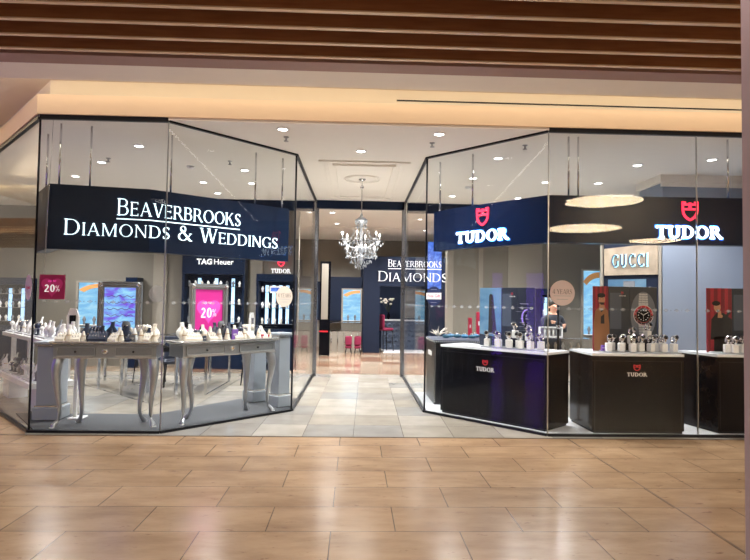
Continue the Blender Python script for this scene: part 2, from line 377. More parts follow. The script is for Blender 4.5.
def glyph(ch, T=.13, t=.05, S=.10, h=.035):
    """capital letters of height 1 -> (polygons, width)"""
    P = []
    def stem(x, y0=0, y1=1, wd=T, sb=True, st=True):
        P.append(bar(x, y0, x, y1, wd))
        if sb and h: P.append(bar(x-wd/2-S, y0+h/2, x+wd/2+S, y0+h/2, h))
        if st and h: P.append(bar(x-wd/2-S, y1-h/2, x+wd/2+S, y1-h/2, h))
    def serif(x, y, wd):
        if h: P.append(bar(x-wd/2-S, y, x+wd/2+S, y, h))
    def tick(x, y0, y1):
        if h: P.append(bar(x, y0, x, y1, max(h, t*.8)))
    x0 = T/2+S*.9; e = t/2
    if ch == 'I': stem(x0); return P, T+2*S
    if ch in 'EF':
        stem(x0); P.append(bar(x0, 1-e, .58, 1-e, t)); P.append(bar(x0, .52, .50, .52, t)); tick(.57, .84, 1); tick(.50, .44, .60)
        if ch == 'E': P.append(bar(x0, e, .60, e, t)); tick(.60, 0, .17)
        return P, .66
    if ch == 'L': stem(x0); P.append(bar(x0, e, .58, e, t)); tick(.58, 0, .18); return P, .63
    if ch == 'T': stem(.38, st=False); P.append(bar(.04, 1-e, .72, 1-e, t)); tick(.05, .80, 1); tick(.71, .80, 1); return P, .76
    if ch in 'BPR':
        stem(x0); r1 = .24 if ch == 'B' else .27; yb = 1-2*r1
        P.append(bar(x0, 1-e, .40, 1-e, t)); P.append(bar(x0, yb+e, .40, yb+e, t)); P.extend(arc(.38, 1-r1, .26, r1, -90, 90, T, t))
        if ch == 'B':
            P.append(bar(x0, e, .42, e, t)); r2 = (yb+t)/2; P.extend(arc(.40, r2, .30, r2, -90, 90, T, t)); return P, .74
        if ch == 'R': P.append(bar(.78, 0, .44, yb+.02, T*.95)); serif(.78, h/2, T*.5); return P, .84
        return P, .68
    if ch == 'D':
        stem(x0); P.append(bar(x0, 1-e, .40, 1-e, t)); P.append(bar(x0, e, .40, e, t)); P.extend(arc(.38, .5, .46, .5, -90, 90, T, t, 18)); return P, .90
    if ch in 'OQ': P.extend(arc(.48, .5, .46, .51, 0, 360, T, t, 28)); return P, .96
    if ch in 'CG':
        P.extend(arc(.48, .5, .46, .51, 48, 312, T, t, 20)); tick(.78, .76, .97)
        if ch == 'G': P.append(bar(.78, .08, .78, .46, T*.9)); serif(.78, .46, T)
        else: tick(.79, .05, .20)
        return P, .88
    if ch == 'U':
        stem(.18, .32, 1, T, sb=False); stem(.72, .32, 1, T if T > .17 else t*1.3, sb=False); P.extend(arc(.45, .34, .27+T/2, .35, 180, 360, T, t*1.4, 14)); return P, .92
    if ch in 'AV':
        if ch == 'A':
            P.append(bar(.10, 0, .42, 1, t)); P.append(bar(.78, 0, .44, 1, T)); P.append(bar(.22, .34, .64, .34, t)); serif(.10, h/2, t); serif(.78, h/2, T)
        else:
            P.append(bar(.44, 0, .10, 1, T)); P.append(bar(.46, 0, .78, 1, t)); serif(.10, 1-h/2, T); serif(.78, 1-h/2, t)
        return P, .88
    if ch == 'W':
        P.append(bar(.36, 0, .10, 1, T)); P.append(bar(.38, 0, .62, 1, t)); P.append(bar(.88, 0, .62, 1, T)); P.append(bar(.90, 0, 1.14, 1, t))
        serif(.10, 1-h/2, T); serif(.62, 1-h/2, T); serif(1.14, 1-h/2, t); return P, 1.24
    if ch == 'N':
        stem(.14, wd=t*1.2, st=False); P.append(bar(.80, 0, .14, 1, T)); stem(.80, 0, 1, t*1.2, sb=False); serif(.12, 1-h/2, t); return P, .92
    if ch == 'M':
        stem(.12, wd=t*1.2, st=False); P.append(bar(.56, 0, .16, 1, T)); P.append(bar(.56, 0, .94, 1, t)); stem(.98, wd=T, st=False); serif(.12, 1-h/2, t); serif(.98, 1-h/2, t); return P, 1.14
    if ch == 'K': stem(x0); P.append(bar(x0+.06, .42, .66, 1, t)); P.append(bar(.76, 0, .36, .62, T)); serif(.66, 1-h/2, t); serif(.76, h/2, T*.6); return P, .84
    if ch == 'Y': stem(.42, 0, .48, T, st=False); P.append(bar(.42, .45, .12, 1, T)); P.append(bar(.44, .45, .74, 1, t)); serif(.12, 1-h/2, T); serif(.74, 1-h/2, t); return P, .86
    if ch == 'S':
        P.extend(arc(.30, .74, .24, .27, 40, 270, T*.8, t*1.2)); P.extend(arc(.30, .25, .26, .26, -140, 90, T*.85, t*1.2)); P.append([(.12, .60), (.26, .64), (.50, .40), (.38, .34)])
        tick(.50, .78, .97); tick(.09, .03, .22); return P, .60
    if ch == '&':
        P.extend(arc(.34, .78, .19, .23, 0, 360, T*.7, t)); P.extend(arc(.34, .27, .32, .28, 60, 345, T, t*1.2, 18)); P.append(bar(.84, 0, .22, .74, T)); P.append(bar(.58, .10, .84, .48, t)); serif(.84, .50, t); serif(.86, h/2, T*.6); return P, .96
    if ch == '2': P.extend(arc(.30, .72, .26, .29, -35, 165, T, t*1.3)); P.append(bar(.08, .06, .44, .60, T*.8)); P.append(bar(.04, .06, .58, .06, .12)); return P, .62
    if ch == '0': P.extend(arc(.32, .5, .30, .51, 0, 360, T, t*1.2, 24)); return P, .64
    if ch == '4': P.append(bar(.44, 0, .44, 1, T)); P.append(bar(.06, .32, .42, 1, t*1.2)); P.append(bar(.04, .30, .60, .30, t*1.6)); return P, .62
    if ch == '%':
        P.extend(arc(.16, .78, .15, .20, 0, 360, .06, .05)); P.extend(arc(.56, .22, .15, .20, 0, 360, .06, .05)); P.append(bar(.14, 0, .58, 1, .06)); return P, .74
    return P, .34
TR = dict(T=.095, t=.036, S=.065, h=.028)
SLAB = dict(T=.19, t=.10, S=.08, h=.12)
def word(txt, st, small=.8, gap=.09):
    """list of polygons (height-1 capitals; lower case = small capitals) and the word's width"""
    out = []; x = 0
    for ch in txt:
        k = 1 if ch.isupper() or not ch.isalpha() else small
        P, wd = glyph(ch.upper(), **st)
        for p in P: out.append([(x+a*k, b*k) for a, b in p])
        x += wd*k+gap
    return out, x-gap
def fit(txt, st, x0, x1, y0, hgt, small=.8, gap=.09):
    P, wd = word(txt, st, small, gap); s = (x1-x0)/wd
    return [[(x0+a*s, y0+b*hgt) for a, b in p] for p in P]
def shield_polys(cx, y0, wd, hg, th=.11):
    """crest outline with three battlements, a bar and a divided field"""
    P = []; X = lambda a: cx+a*wd; Y = lambda b: y0+b*hg
    def q(a, b, c, d): P.append([(X(a), Y(b)), (X(c), Y(b)), (X(c), Y(d)), (X(a), Y(d))])
    q(-.5, .58, -.5+th, 1); q(.5-th, .58, .5, 1); q(-.08, .62, .08, .95); q(-.5, .80, .5, .90); q(-.5, .56, .5, .66)
    q(-.5, .9, -.26, 1.0); q(.26, .9, .5, 1.0)
    L_ = [(-.5, .60), (-.47, .38), (-.34, .18), (-.14, .05), (0, 0)]; I_ = [(-.5+th, .60), (-.34, .40), (-.24, .26), (-.08, .15), (0, .12)]
    for i in range(4):
        for sg in (1, -1): P.append([(X(sg*L_[i][0]), Y(L_[i][1])), (X(sg*L_[i+1][0]), Y(L_[i+1][1])), (X(sg*I_[i+1][0]), Y(I_[i+1][1])), (X(sg*I_[i][0]), Y(I_[i][1]))])
    return P
def font_mesh(txt, size, m, mtx, name, parent, ext=.001, align='CENTER', fatten=0):
    c = bpy.data.curves.new('t', 'FONT'); c.body = txt; c.size = size; c.extrude = ext; c.align_x = align; c.align_y = 'CENTER'; c.offset = fatten; c.resolution_u = 3
    o = bpy.data.objects.new('t', c); me = bpy.data.meshes.new_from_object(o); bpy.data.objects.remove(o); bpy.data.curves.remove(c)
    me.materials.clear(); me.materials.append(M[m]); me.transform(mtx)
    r = bpy.data.objects.new(name, me); COL.objects.link(r)
    if parent: r.parent = parent
    return r
def frame_mtx(fr):
    o, ex, ey, n = fr
    return Matrix(((ex.x, ey.x, n.x, o.x), (ex.y, ey.y, n.y, o.y), (ex.z, ey.z, n.z, o.z), (0, 0, 0, 1)))
def wallframe(A, B, s=0, z=0, off=0):
    """frame on the vertical plane through A and B, x along A->B, normal towards the mall"""
    A = Vector((*A, 0)); B = Vector((*B, 0)); ex = (B-A).normalized(); ez = Vector((0, 0, 1)); n = ex.cross(ez)
    return (A+ex*s+ez*z+n*off, ex, ez, n)
FL = (Vector((0, 0, 0)), Vector((1, 0, 0)), Vector((0, 0, 1)), Vector((0, -1, 0)))     # local frame facing -y
def at(x, y, z): return (Vector((x, y, z)), Vector((1, 0, 0)), Vector((0, 0, 1)), Vector((0, -1, 0)))

# ------------------------------------------------------------------ the setting
ZC = 3.627
L1, L2, L3, L4 = (-3.674, 6.704), (-2.2, 6.704), (-.854, 8.101), (-.83, 11.85)
R4, R3, R2, R1 = (1.03, 11.80), (1.011, 8.097), (2.291, 6.704), (4.095, 6.704)
L0 = (-6.6, 9.963); R0 = (5.9, 6.704)
def structure(mb, name): return mb.build(name, kind='structure')
structure(MB().box(-22, 22, -20, 13, -.12, 0, 'mallfloor'), 'floor')
structure(MB().prism([(-9.2, 12.9), (-3.70, 6.69), (-3.66, 6.6), (6.3, 6.6), (6.3, 19.6), (-9.2, 19.6)], .0005, .004, 'shopfloor'), 'floor')
structure(MB().box(2.495, 2.502, -4, 6.58, 0, .0012, 'joint').box(-20, 20, 6.585, 6.60, 0, .005, 'joint'), 'trim_1')
structure(MB().prism([(-3.64, 6.75), (-2.21, 6.75), (-.90, 8.11), (-.89, 9.1), (-1.75, 8.95), (-2.6, 7.72), (-4.4, 7.72)], .004, .02, 'carpet'), 'floor')
structure(MB().prism([(1.06, 9.8), (1.06, 8.12), (2.31, 6.75), (6.2, 6.75), (6.2, 7.7), (2.95, 7.7), (2.5, 8.6), (2.45, 9.8)], .004, .02, 'whitetop'), 'floor')
# shop ceiling with mouldings
structure(MB().prism([(-9.2, 12.9), (-3.674, 6.68), (6.3, 6.68), (6.3, 19.6), (-9.2, 19.6)], ZC, ZC+.1, 'ceil'), 'ceiling')
cm = MB()
def ringframe(mb, x0, x1, y0, y1, wd, z0, z1, m):
    mb.box(x0, x1, y0, y0+wd, z0, z1, m).box(x0, x1, y1-wd, y1, z0, z1, m).box(x0, x0+wd, y0+wd, y1-wd, z0, z1, m).box(x1-wd, x1, y0+wd, y1-wd, z0, z1, m)
for (a, b, c, d) in ((-.56, .80, 8.4, 11.5), (-1.2, 1.5, 12.6, 16.2)):
    ringframe(cm, a, b, c, d, .07, ZC-.022, ZC-.001, 'ceil'); ringframe(cm, a+.07, b-.07, c+.07, d-.07, .05, ZC-.014, ZC-.001, 'ceil'); ringframe(cm, a+.2, b-.2, c+.2, d-.2, .04, ZC-.03, ZC-.001, 'ceil')
cm.torus((.10, 9.65, ZC-.004), .30, .014, 'ceil', n=36); cm.torus((.10, 9.65, ZC-.004), .24, .008, 'ceil', n=36)
structure(cm, 'trim_2')
# walls of the shop
structure(MB().box(-9.2, 6.3, 19.4, 19.6, 0, ZC, 'taupelight'), 'wall_back')
structure(MB().box(-9.2, -1.30, 13.3, 13.5, 0, ZC, 'taupe'), 'wall_left')
structure(MB().box(-9.2, -9.0, 12.9, 19.5, 0, ZC, 'taupe'), 'wall_left')
structure(MB().box(2.15, 6.3, 13.3, 13.5, 0, ZC, 'taupe'), 'wall_right')
structure(MB().box(6.2, 6.3, 6.75, 19.5, 0, ZC, 'blueg'), 'wall_right')
structure(MB().box(4.86, 6.2, 8.86, 9.6, 0, ZC, 'blueg').box(4.80, 6.2, 8.80, 8.86, ZC-.12, ZC, 'ceil').box(4.80, 4.86, 8.86, 9.6, ZC-.12, ZC, 'ceil').box(4.83, 6.2, 8.83, 8.86, ZC-.18, ZC-.12, 'ceil'), 'wall_right')
structure(MB().box(2.15, 2.30, 13.26, 13.3, 0, ZC, 'taupelight').box(2.9, 3.0, 13.27, 13.3, 0, ZC, 'taupelight').box(3.6, 4.4, 13.27, 13.3, .3, 3.2, 'taupelight'), 'trim_3')
structure(MB().box(-2.42, -2.12, 13.24, 13.3, 0, ZC, 'taupelight').box(-4.6, -4.3, 13.24, 13.3, 0, ZC, 'taupelight').box(-1.42, -1.30, 13.22, 13.3, 0, ZC, 'taupelight'), 'trim_4')
# entrance header and its posts
structure(MB().box(-.80, 1.0, 11.78, 11.9, 3.46, ZC-.001, 'navy'), 'trim_5')
structure(MB().box(1.08, 4.7, 11.9, 11.98, 3.42, ZC-.001, 'navy'), 'trim_6')
structure(MB().box(-4.9, -.86, 11.9, 11.98, 3.42, ZC-.001, 'navy'), 'trim_7')
# mall ceiling: timber baffles, soffit, fascia
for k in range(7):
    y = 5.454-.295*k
    structure(MB().box(-16, 16, y, y+.044, 3.912, 4.12, 'slat').box(-16, 16, y, y+.044, 3.90, 3.912, 'slatlit'), 'ceiling')
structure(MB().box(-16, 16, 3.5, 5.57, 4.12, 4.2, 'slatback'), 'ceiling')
structure(MB().box(-16, 16, 5.58, 5.80, 3.90, 4.2, 'purplebrown'), 'trim_8')
structure(MB().box(-16, 16, 5.80, 6.28, 3.92, 4.2, 'greyband'), 'ceiling')
structure(MB().prism([(-16, 6.28), (16, 6.28), (16, 7.1), (-3.4, 7.1), (-8.6, 12.9), (-16, 12.9)], 4.10, 4.2, 'cream'), 'ceiling')
structure(MB().box(.47, 8, 6.782, 6.80, 3.968, 3.98, 'blackmet'), 'trim_9')
structure(MB().prism([(-9.3, 12.98), (-3.69, 6.655), (16, 6.655), (16, 6.79), (-3.62, 6.79), (-9.1, 12.98)], ZC+.03, 3.885, 'peach').prism([(-9.18, 13.0), (-3.625, 6.80), (16, 6.80), (16, 6.90), (-3.55, 6.90), (-9.0, 13.0)], 3.70, 4.10, 'cream'), 'wall_front')
structure(MB().box(6.2, 16, 6.62, 6.8, 0, ZC+.03, 'mallcol'), 'wall_front')
# the mall behind the photographer
structure(MB().box(-22, 22, -20, 3.5, 4.62, 4.72, 'mallceil'), 'ceiling')
structure(MB().box(-22, 22, 3.45, 3.5, 4.1, 4.62, 'greyband'), 'trim_10')
structure(MB().box(-22, 22, -20.2, -20, 0, 4.7, 'mallwall'), 'wall_mall')
structure(MB().box(2.225, 2.9, 2.5, 3.2, 0, 4.62, 'mallcol'), 'wall_column')

structure(MB().box(-22, -9.3, 13, 22, -.12, 0, 'mallfloor'), 'floor')
structure(MB().box(-22, -9.3, 21.8, 22, 0, 4.2, 'mallwall'), 'wall_passage')
for k in range(14):
    x = -10.0-.42*k
    structure(MB().box(x-.03, x, 8.6, 21, 3.16, 3.36, 'slat').box(x-.03, x, 8.6, 21, 3.15, 3.16, 'slatlit'), 'ceiling')
area('corner_cove', (-7.0, 9.0, 3.90), .05, 5, 40, (1, .84, .64), (0, radians(-200), radians(48)))
area('passage_cove', (-9.8, 14, 3.93), .06, 11, 130, (1, .78, .45), (0, radians(75), 0))

# glass panes
def pane(A, B, idx, strip=.006, sm='blackmet'):
    fr = wallframe(A, B); Lg = (Vector(B)-Vector(A)).length
    root = MB().poly2([[(.006, .03), (Lg-.006, .03), (Lg-.006, ZC-.02), (.006, ZC-.02)]], fr, -.006, .006, 'glass').build('window_%d' % idx, kind='structure')
    MB().poly2([[(0, ZC-.022), (Lg, ZC-.022), (Lg, ZC+.03), (0, ZC+.03)]], fr, -.02, .025, 'blackmet').build('top_rail', root)
    MB().poly2([[(0, 0.004), (Lg, .004), (Lg, .032), (0, .032)]], fr, -.02, .025, 'blackmet').build('bottom_rail', root)
    P = []; s = .12
    while s < Lg-.1:
        P.append([(s-.035, 1.50), (s, 1.478), (s+.035, 1.50), (s, 1.522)]); P.append([(s+.05, 1.50), (s+.06, 1.494), (s+.07, 1.50), (s+.06, 1.506)]); s += .13
    MB().poly2(P, fr, .0065, .007, 'frost').build('etched_diamonds', root)
    for q, nm in ((A, 'edge_strip'),):
        MB().poly2([[(-strip, .03), (strip, .03), (strip, ZC-.02), (-strip, ZC-.02)]], fr, -.012, .012, sm).build(nm, root)
    return root
pane(L0, L1, 1); pane(L1, L2, 2); pane(L2, L3, 3, .003, 'steel'); pane(L3, L4, 4)
pane(R4, R3, 5); pane(R3, R2, 6); pane(R2, R1, 7, .004, 'steel'); pane(R1, R0, 8, .003, 'steel')
for k, (x, y) in enumerate(((-.80, 11.86), (1.0, 11.82))):
    structure(MB().bbox(x-.04, x+.04, y-.04, y+.04, .004, ZC, 'postmet', .012), 'trim_%d' % (11+k))

# ------------------------------------------------------------------ lights on the ceiling
def downlight(name, label, x, y, z, group, energy, color=(1, .98, .955), r=.055):
    t = thing(name, label, 'ceiling light', (x, y, z), 0, group)
    MB().torus((0, 0, -.004), r+.012, .010, 'white', n=20).build('trim_ring', t)
    MB().lathe([(r, -.006), (r, -.001)], 'dl', n=20).build('diffuser', t)
    spot('downlight_or_fill_beam', (x, y, z-.02), energy, color, 146, .7, .05)
def dlabel(where): return 'round white downlight '+where
for (x, y, wh) in ((.06, 7.84, 'above the entrance, in front of the chandelier'), (1.01, 6.95, 'outside the right window near its glass corner'), (2.02, 8.04, 'above the angled watch counter'),
                   (1.94, 9.38, 'behind the left watch sign, second row'), (1.87, 11.0, 'behind the left watch sign, deepest row'), (3.22, 9.56, 'behind the glass corner of the right window'),
                   (3.18, 11.07, 'deep inside the right window'), (4.15, 8.25, 'above the watch counter with the big dial poster'), (4.12, 9.54, 'behind the lamp reflections in the right window'),
                   (5.01, 7.83, 'in front of the blue grey wall at far right'), (-2.97, 7.85, 'above the left console table'), (-3.91, 8.86, 'above the left jewellery sign, second row'),
                   (-4.82, 9.94, 'above the left jewellery sign, third row'), (-1.79, 9.18, 'nearest above the right end of the jewellery sign'), (-1.86, 10.2, 'second row behind the right end of the jewellery sign'),
                   (-2.72, 10.21, 'midway above the jewellery sign, second row'), (-2.71, 11.24, 'midway above the jewellery sign, deepest row'), (-.9, 6.91, 'outside the left window beside its angled glass')):
    downlight('downlight', dlabel(wh), x, y, ZC, 'downlights in the shop ceiling', 260)
for (x, y, wh) in ((-.55, 13.4, 'beyond the entrance header, left front'), (-.5, 15.3, 'beyond the entrance header, left middle'), (-.4, 17.2, 'beyond the entrance header, left rear'), (1.6, 14.2, 'beyond the entrance header, right of centre'),
                   (2.0, 16.4, 'above the dark portal'), (-6, 11.6, 'far left over the shelving'), (4.3, 11.8, 'far right over the sales floor')):
    downlight('downlight', dlabel(wh), x, y, ZC, 'downlights in the shop ceiling', 620)
for (x, y, d, wh) in ((7.17, -2.87, 2.13, 'nearest'), (9.02, -8.79, 2.7, 'middle'), (13.87, -12.53, 2.2, 'farthest')):
    t = thing('disc_lamp', 'large glowing cream disc lamp of the mall ceiling, %s, seen mirrored in the right window' % wh, 'ceiling lamp', (x, y, 4.62), 0, 'disc lamps of the mall')
    MB().lathe([(d/2+.03, -.06), (d/2+.03, 0)], 'white', n=40).build('rim', t)
    MB().lathe([(d/2, -.064), (d/2, -.0605)], 'lamp', n=40).build('diffuser', t)

def sprinkler(x, y, where):
    t = MB().lathe([(.035, 0), (.035, -.008), (.012, -.012), (.012, -.05), (.03, -.052), (.03, -.058)], 'steel', (x, y, ZC), n=12).build('sprinkler')
    tag(t, 'small metal sprinkler head on the ceiling '+where, 'sprinkler', 'ceiling sprinklers')
for x, y, wh in ((-3.7, 8.6, 'above the left end of the jewellery sign'), (-1.9, 8.6, 'above the right half of the jewellery sign'), (-.9, 7.25, 'left of the entrance'), (.98, 7.35, 'right of the entrance'), (2.2, 7.35, 'above the left watch sign')):
    sprinkler(x, y, wh)
for x, y, wh in ((2.0, 10.1, 'above the left watch sign'), (-2.6, 9.0, 'above the jewellery sign')):
    t = MB().lathe([(.06, 0), (.06, -.02), (.04, -.04), (.02, -.045)], 'white', (x, y, ZC), n=16).build('smoke_detector')
    tag(t, 'round white smoke detector on the ceiling '+wh, 'smoke detector', 'smoke detectors')

# ------------------------------------------------------------------ hanging signs
def sign_box(name, label, path, z0, z1, thick, m, rods, in0=None, in1=None):
    t = thing(name, label, 'sign')
    pts = [Vector(p) for p in path]; inner = []
    for i, p in enumerate(pts):
        ds = []
        if i > 0: ds.append((pts[i]-pts[i-1]).normalized())
        if i < len(pts)-1: ds.append((pts[i+1]-pts[i]).normalized())
        d = sum(ds, Vector((0, 0))).normalized(); n = Vector((-d.y, d.x)); c = d.dot(ds[0]); inner.append(p+n*thick/max(.3, c))
    if in0: inner[0] = Vector(in0)
    if in1: inner[-1] = Vector(in1)
    o = MB()
    for i in range(len(pts)-1): o.prism([tuple(pts[i]), tuple(pts[i+1]), tuple(inner[i+1]), tuple(inner[i])], z0, z1, m)
    o.build('box', t)
    for x, y in rods: MB().tube([(x, y, z1-.02), (x, y, ZC)], .012, 'chrome').build('hanging_rod', t)
    return t
BBP = [(-4.10, 7.48), (-3.61, 6.82), (-2.51, 7.05), (-.97, 8.34)]
bbs = sign_box('jewellery_sign', 'long navy hanging sign with white lit capitals over the console tables', BBP, 2.11, 2.88, .14, 'navy',
               [(-3.55, 6.93), (-3.22, 7.0), (-3.95, 7.40), (-2.35, 7.30), (-1.42, 8.07), (-1.08, 8.36)])
def on_path(polys, path, mb, m, d0, d1):
    P = [Vector(p) for p in path]; seg = [(P[i+1]-P[i]).length for i in range(len(P)-1)]
    def mp(u, d):
        i = 0; a = u
        while i < len(seg)-1 and a > seg[i]: a -= seg[i]; i += 1
        e = (P[i+1]-P[i]).normalized(); n = Vector((e.y, -e.x)); q = P[i]+e*a+n*d; return q.x, q.y
    for p in polys:
        A = sum(p[i][0]*p[(i+1) % len(p)][1]-p[(i+1) % len(p)][0]*p[i][1] for i in range(len(p)))
        if A < 0: p = p[::-1]
        k = len(p); vs = [(*mp(x, d), y) for d in (d0, d1) for x, y in p]
        mb.add(vs, [tuple(range(k-1, -1, -1)), tuple(range(k, 2*k))]+[(i, (i+1) % k, k+(i+1) % k, k+i) for i in range(k)], m)
    return mb
on_path(fit('Beaverbrooks', TR, .755, 2.345, 2.545, .20, .82), BBP[1:], MB(), 'signtxt', .004, .022).build('upper_lettering', bbs)
on_path([bar(.75, 2.50, .75+.41*1, 2.50, .012), bar(1.10, 2.50, 2.335, 2.50, .012)], BBP[1:], MB(), 'signtxt', .004, .016).build('dividing_line', bbs)
on_path(fit('Diamonds & Weddings', TR, .18, 2.94, 2.285, .185, .80), BBP[1:], MB(), 'signtxt', .004, .022).build('lower_lettering', bbs)

def tudor(th, A, B, s0, s1, z0, z1, sc, zs0, zs1, sw, tm='tudortxt', sm='shield', inv=None, d=.02, halo=True, hm='halo'):
    fr = wallframe(A, B); inv = inv or Matrix()
    P = fit('TUDOR', SLAB, s0, s1, z0, z1-z0, 1, .07)
    MB().poly2(P, fr, d*.3, d, tm).xf(inv).build('lettering', th)
    if halo: MB().poly2(fit('TUDOR', SLAB, s0-.012, s1+.012, z0-.012, z1-z0+.024, 1, .07), fr, .001, d*.28, hm).xf(inv).build('letter_backlight', th)
    MB().poly2(shield_polys(sc, zs0, sw, zs1-zs0), fr, d*.3, d, sm).xf(inv).build('crest', th)
TP = [(1.15, 8.34), (1.39, 7.95), (2.34, 6.85)]
ts1 = sign_box('watch_sign', 'angled dark blue hanging sign with lit TUDOR lettering, left of the glass corner', TP, 2.30, 2.88, .14, 'tudornavy', [(1.24, 8.36), (1.62, 7.86)], in1=(2.395, 6.99))
tudor(ts1, TP[1], TP[2], .045, .885, 2.378, 2.525, .484, 2.585, 2.827, .20)
ts2 = sign_box('watch_sign', 'straight dark blue hanging sign with lit TUDOR lettering at far right', [(2.352, 6.85), (5.6, 6.76)], 2.30, 2.88, .14, 'tudornavy', [(2.62, 6.93), (2.74, 6.93), (4.6, 6.88)], in0=(2.405, 6.99))
tudor(ts2, (2.352, 6.85), (5.6, 6.76), 1.305, 2.10, 2.378, 2.525, 1.715, 2.588, 2.825, .20)

# ------------------------------------------------------------------ console tables
def console(label, mid, ang, Wd, inset):
    D = .40; t = thing('console_table', label, 'table', (mid[0], mid[1], .02), ang, 'silver console tables'); H = 1.01; h = Wd/2
    MB().bbox(-h, h, -.01, D+.01, H-.032, H, 'silverlt', .008).bbox(-h+.02, h-.02, .01, D-.01, H-.052, H-.03, 'silver', .006).build('table_top', t)
    MB().box(-h+.04, h-.04, .03, D-.03, H-.19, H-.051, 'silver').build('apron', t)
    MB().box(-h+.035, h-.035, .02, .03, H-.200, H-.190, 'bead').box(-h+.035, h-.035, .028, D-.028, H-.200, H-.19, 'silver').build('lower_moulding', t)
    for x0, x1 in ((-h+.08, -.11), (.11, h-.08)):
        dr = MB().bbox(x0, x1, .018, .032, H-.170, H-.065, 'silverdk', .004).build('drawer', t)
        f = MB(); ringframe(f, x0, x1, 0, .105, .010, 0, .008, 'silver'); f.v = [(x, .012+z*.8, H-.170+y) for x, y, z in f.v]; f.build('drawer_frame', dr)
        f = MB(); n = int((x1-x0)/.016)
        for i in range(n): f.box(x0+.008+i*.016, x0+.021+i*.016, .004, .014, H-.182, H-.170, 'bead')
        o_ = f.build('bead_row', dr)
        MB().tube([((x0+x1)/2, .018, H-.118), ((x0+x1)/2, .0, H-.118)], .006, 'blackmet').ball(((x0+x1)/2, -.004, H-.118), .014, 'blackmet').build('knob', dr)
    MB().tube([(0, .03, H-.118), (0, .018, H-.118)], .030, 'bead', 16).torus((0, .018, H-.118), .028, .006, 'silverlt', 'y').ball((0, .016, H-.118), .012, 'gold').build('rosette', t)
    prof = [(.825, .052, 0, 1.15), (.78, .060, .008, 1.1), (.72, .060, .022, 1), (.64, .052, .028, 1), (.52, .042, .018, 1), (.38, .032, 0, 1), (.24, .024, -.018, 1), (.13, .021, -.018, 1), (.07, .022, .004, 1), (.035, .028, .028, 1), (.012, .034, .044, 1), (0, .030, .046, 1)]
    for sx, sy, ins in ((-1, -1, 0), (1, -1, 0), (-1, 1, inset), (1, 1, inset)):
        cx = sx*(h-.09-ins); cy = .085 if sy < 0 else D-.085
        pts = [(cx+sx*.8*o, cy+sy*.9*o, z) for z, r, o, e in prof]
        lg = MB().tube(pts, [p[1] for p in prof], 'silver', 12).build('leg', t)
        MB().lathe([(.02, .0), (.034, .002), (.034, .010)], 'white', (pts[-1][0], pts[-1][1], -.0), n=10).build('foot_pad', lg)
    return t
T1 = console('silver console table with cabriole legs facing the mall squarely, left of the pair', (-2.925, 6.87), radians(5.4), 1.24, .18)
T2 = console('silver console table with cabriole legs set along the angled glass, right of the pair', (-1.555, 7.515), radians(45), 1.46, .22)
ZT = 1.03

# pedestals
def pedestal(label, x, y, ang, wd, top=.99, m='pedestal', n='pedestal'):
    t = thing(n, label, 'pedestal', (x, y, .02), ang); h = wd/2
    MB().bbox(-h-.03, h+.03, -h-.03, h+.03, 0, .16, m, .01).build('plinth', t)
    MB().box(-h-.012, h+.012, -h-.012, h+.012, .16, .18, 'silverlt').build('plinth_moulding', t)
    MB().bbox(-h, h, -h, h, .18, top-.08, m, .008).build('shaft', t)
    MB().box(-h-.02, h+.02, -h-.02, h+.02, top-.08, top-.055, 'silverlt').bbox(-h-.035, h+.035, -h-.035, h+.035, top-.055, top-.02, m, .008).build('cap', t)
    return t
pedestal('grey square pedestal behind the left leg of the left console table', -3.80, 7.43, radians(5), .27)
pedestal('blue grey pedestal at the right end of the angled console table, rear one', -1.48, 8.82, radians(45), .22)
pedestal('blue grey pedestal nearest the glass corner right of the angled console table', -1.06, 8.42, radians(45), .20, 1.08)

# ------------------------------------------------------------------ jewellery stands (prototype of each kind, then copies)
def mk_cone(m):
    t = thing('ring_cone', '', 'ring stand')
    MB().lathe([(.028, 0), (.030, .004), (.024, .02), (.017, .06), (.010, .092), (.004, .100)], m, n=12).build('cone', t)
    MB().torus((0, 0, .052), .020, .003, 'gold', n=14, k=5).build('ring', t); return t
def mk_bust(m):
    t = thing('necklace_bust', '', 'jewellery stand')
    MB().lathe([(.040, 0), (.042, .006), (.030, .012), (.045, .030), (.062, .055), (.060, .085), (.042, .110), (.024, .128), (.020, .158), (.023, .170), (.010, .174)], m, n=14, sy=.45, lean=.25).build('bust', t)
    MB().torus((0, -.008, .085), .034, .0028, 'silverj', 'y', 16, 5, pi, 2*pi).ball((0, -.018, .048), .007, 'silverj', 6, 4).build('necklace', t); return t
def mk_ramp(m):
    t = thing('ring_tray', '', 'jewellery tray')
    b = MB(); b.add([(-.04, -.035, 0), (.04, -.035, 0), (.04, .035, 0), (-.04, .035, 0), (-.04, -.035, .02), (.04, -.035, .02), (.04, .035, .075), (-.04, .035, .075)], [(3, 2, 1, 0), (4, 5, 6, 7), (0, 1, 5, 4), (1, 2, 6, 5), (2, 3, 7, 6), (3, 0, 4, 7)], m); b.build('ramp', t)
    b = MB()
    for i in range(3):
        for j in range(2): b.torus((-.024+.024*i, -.016+.032*j, .045+.025*j), .008, .0025, 'silverj', 'x', 10, 4)
    b.build('rings', t); return t
def mk_cuff(m):
    t = thing('bangle_stand', '', 'jewellery stand')
    MB().lathe([(.030, 0), (.030, .008), (.012, .010), (.012, .05), (.012, .07)], m, n=12).tube([(-.045, 0, .082), (.045, 0, .082)], .024, m, 12).build('t_bar', t)
    for x in (-.025, 0, .025): MB().torus((x, 0, .082), .026, .003, 'silverj', 'x', 14, 5).build('bangle', t)
    return t
PROTO = {}
SPOTS = []
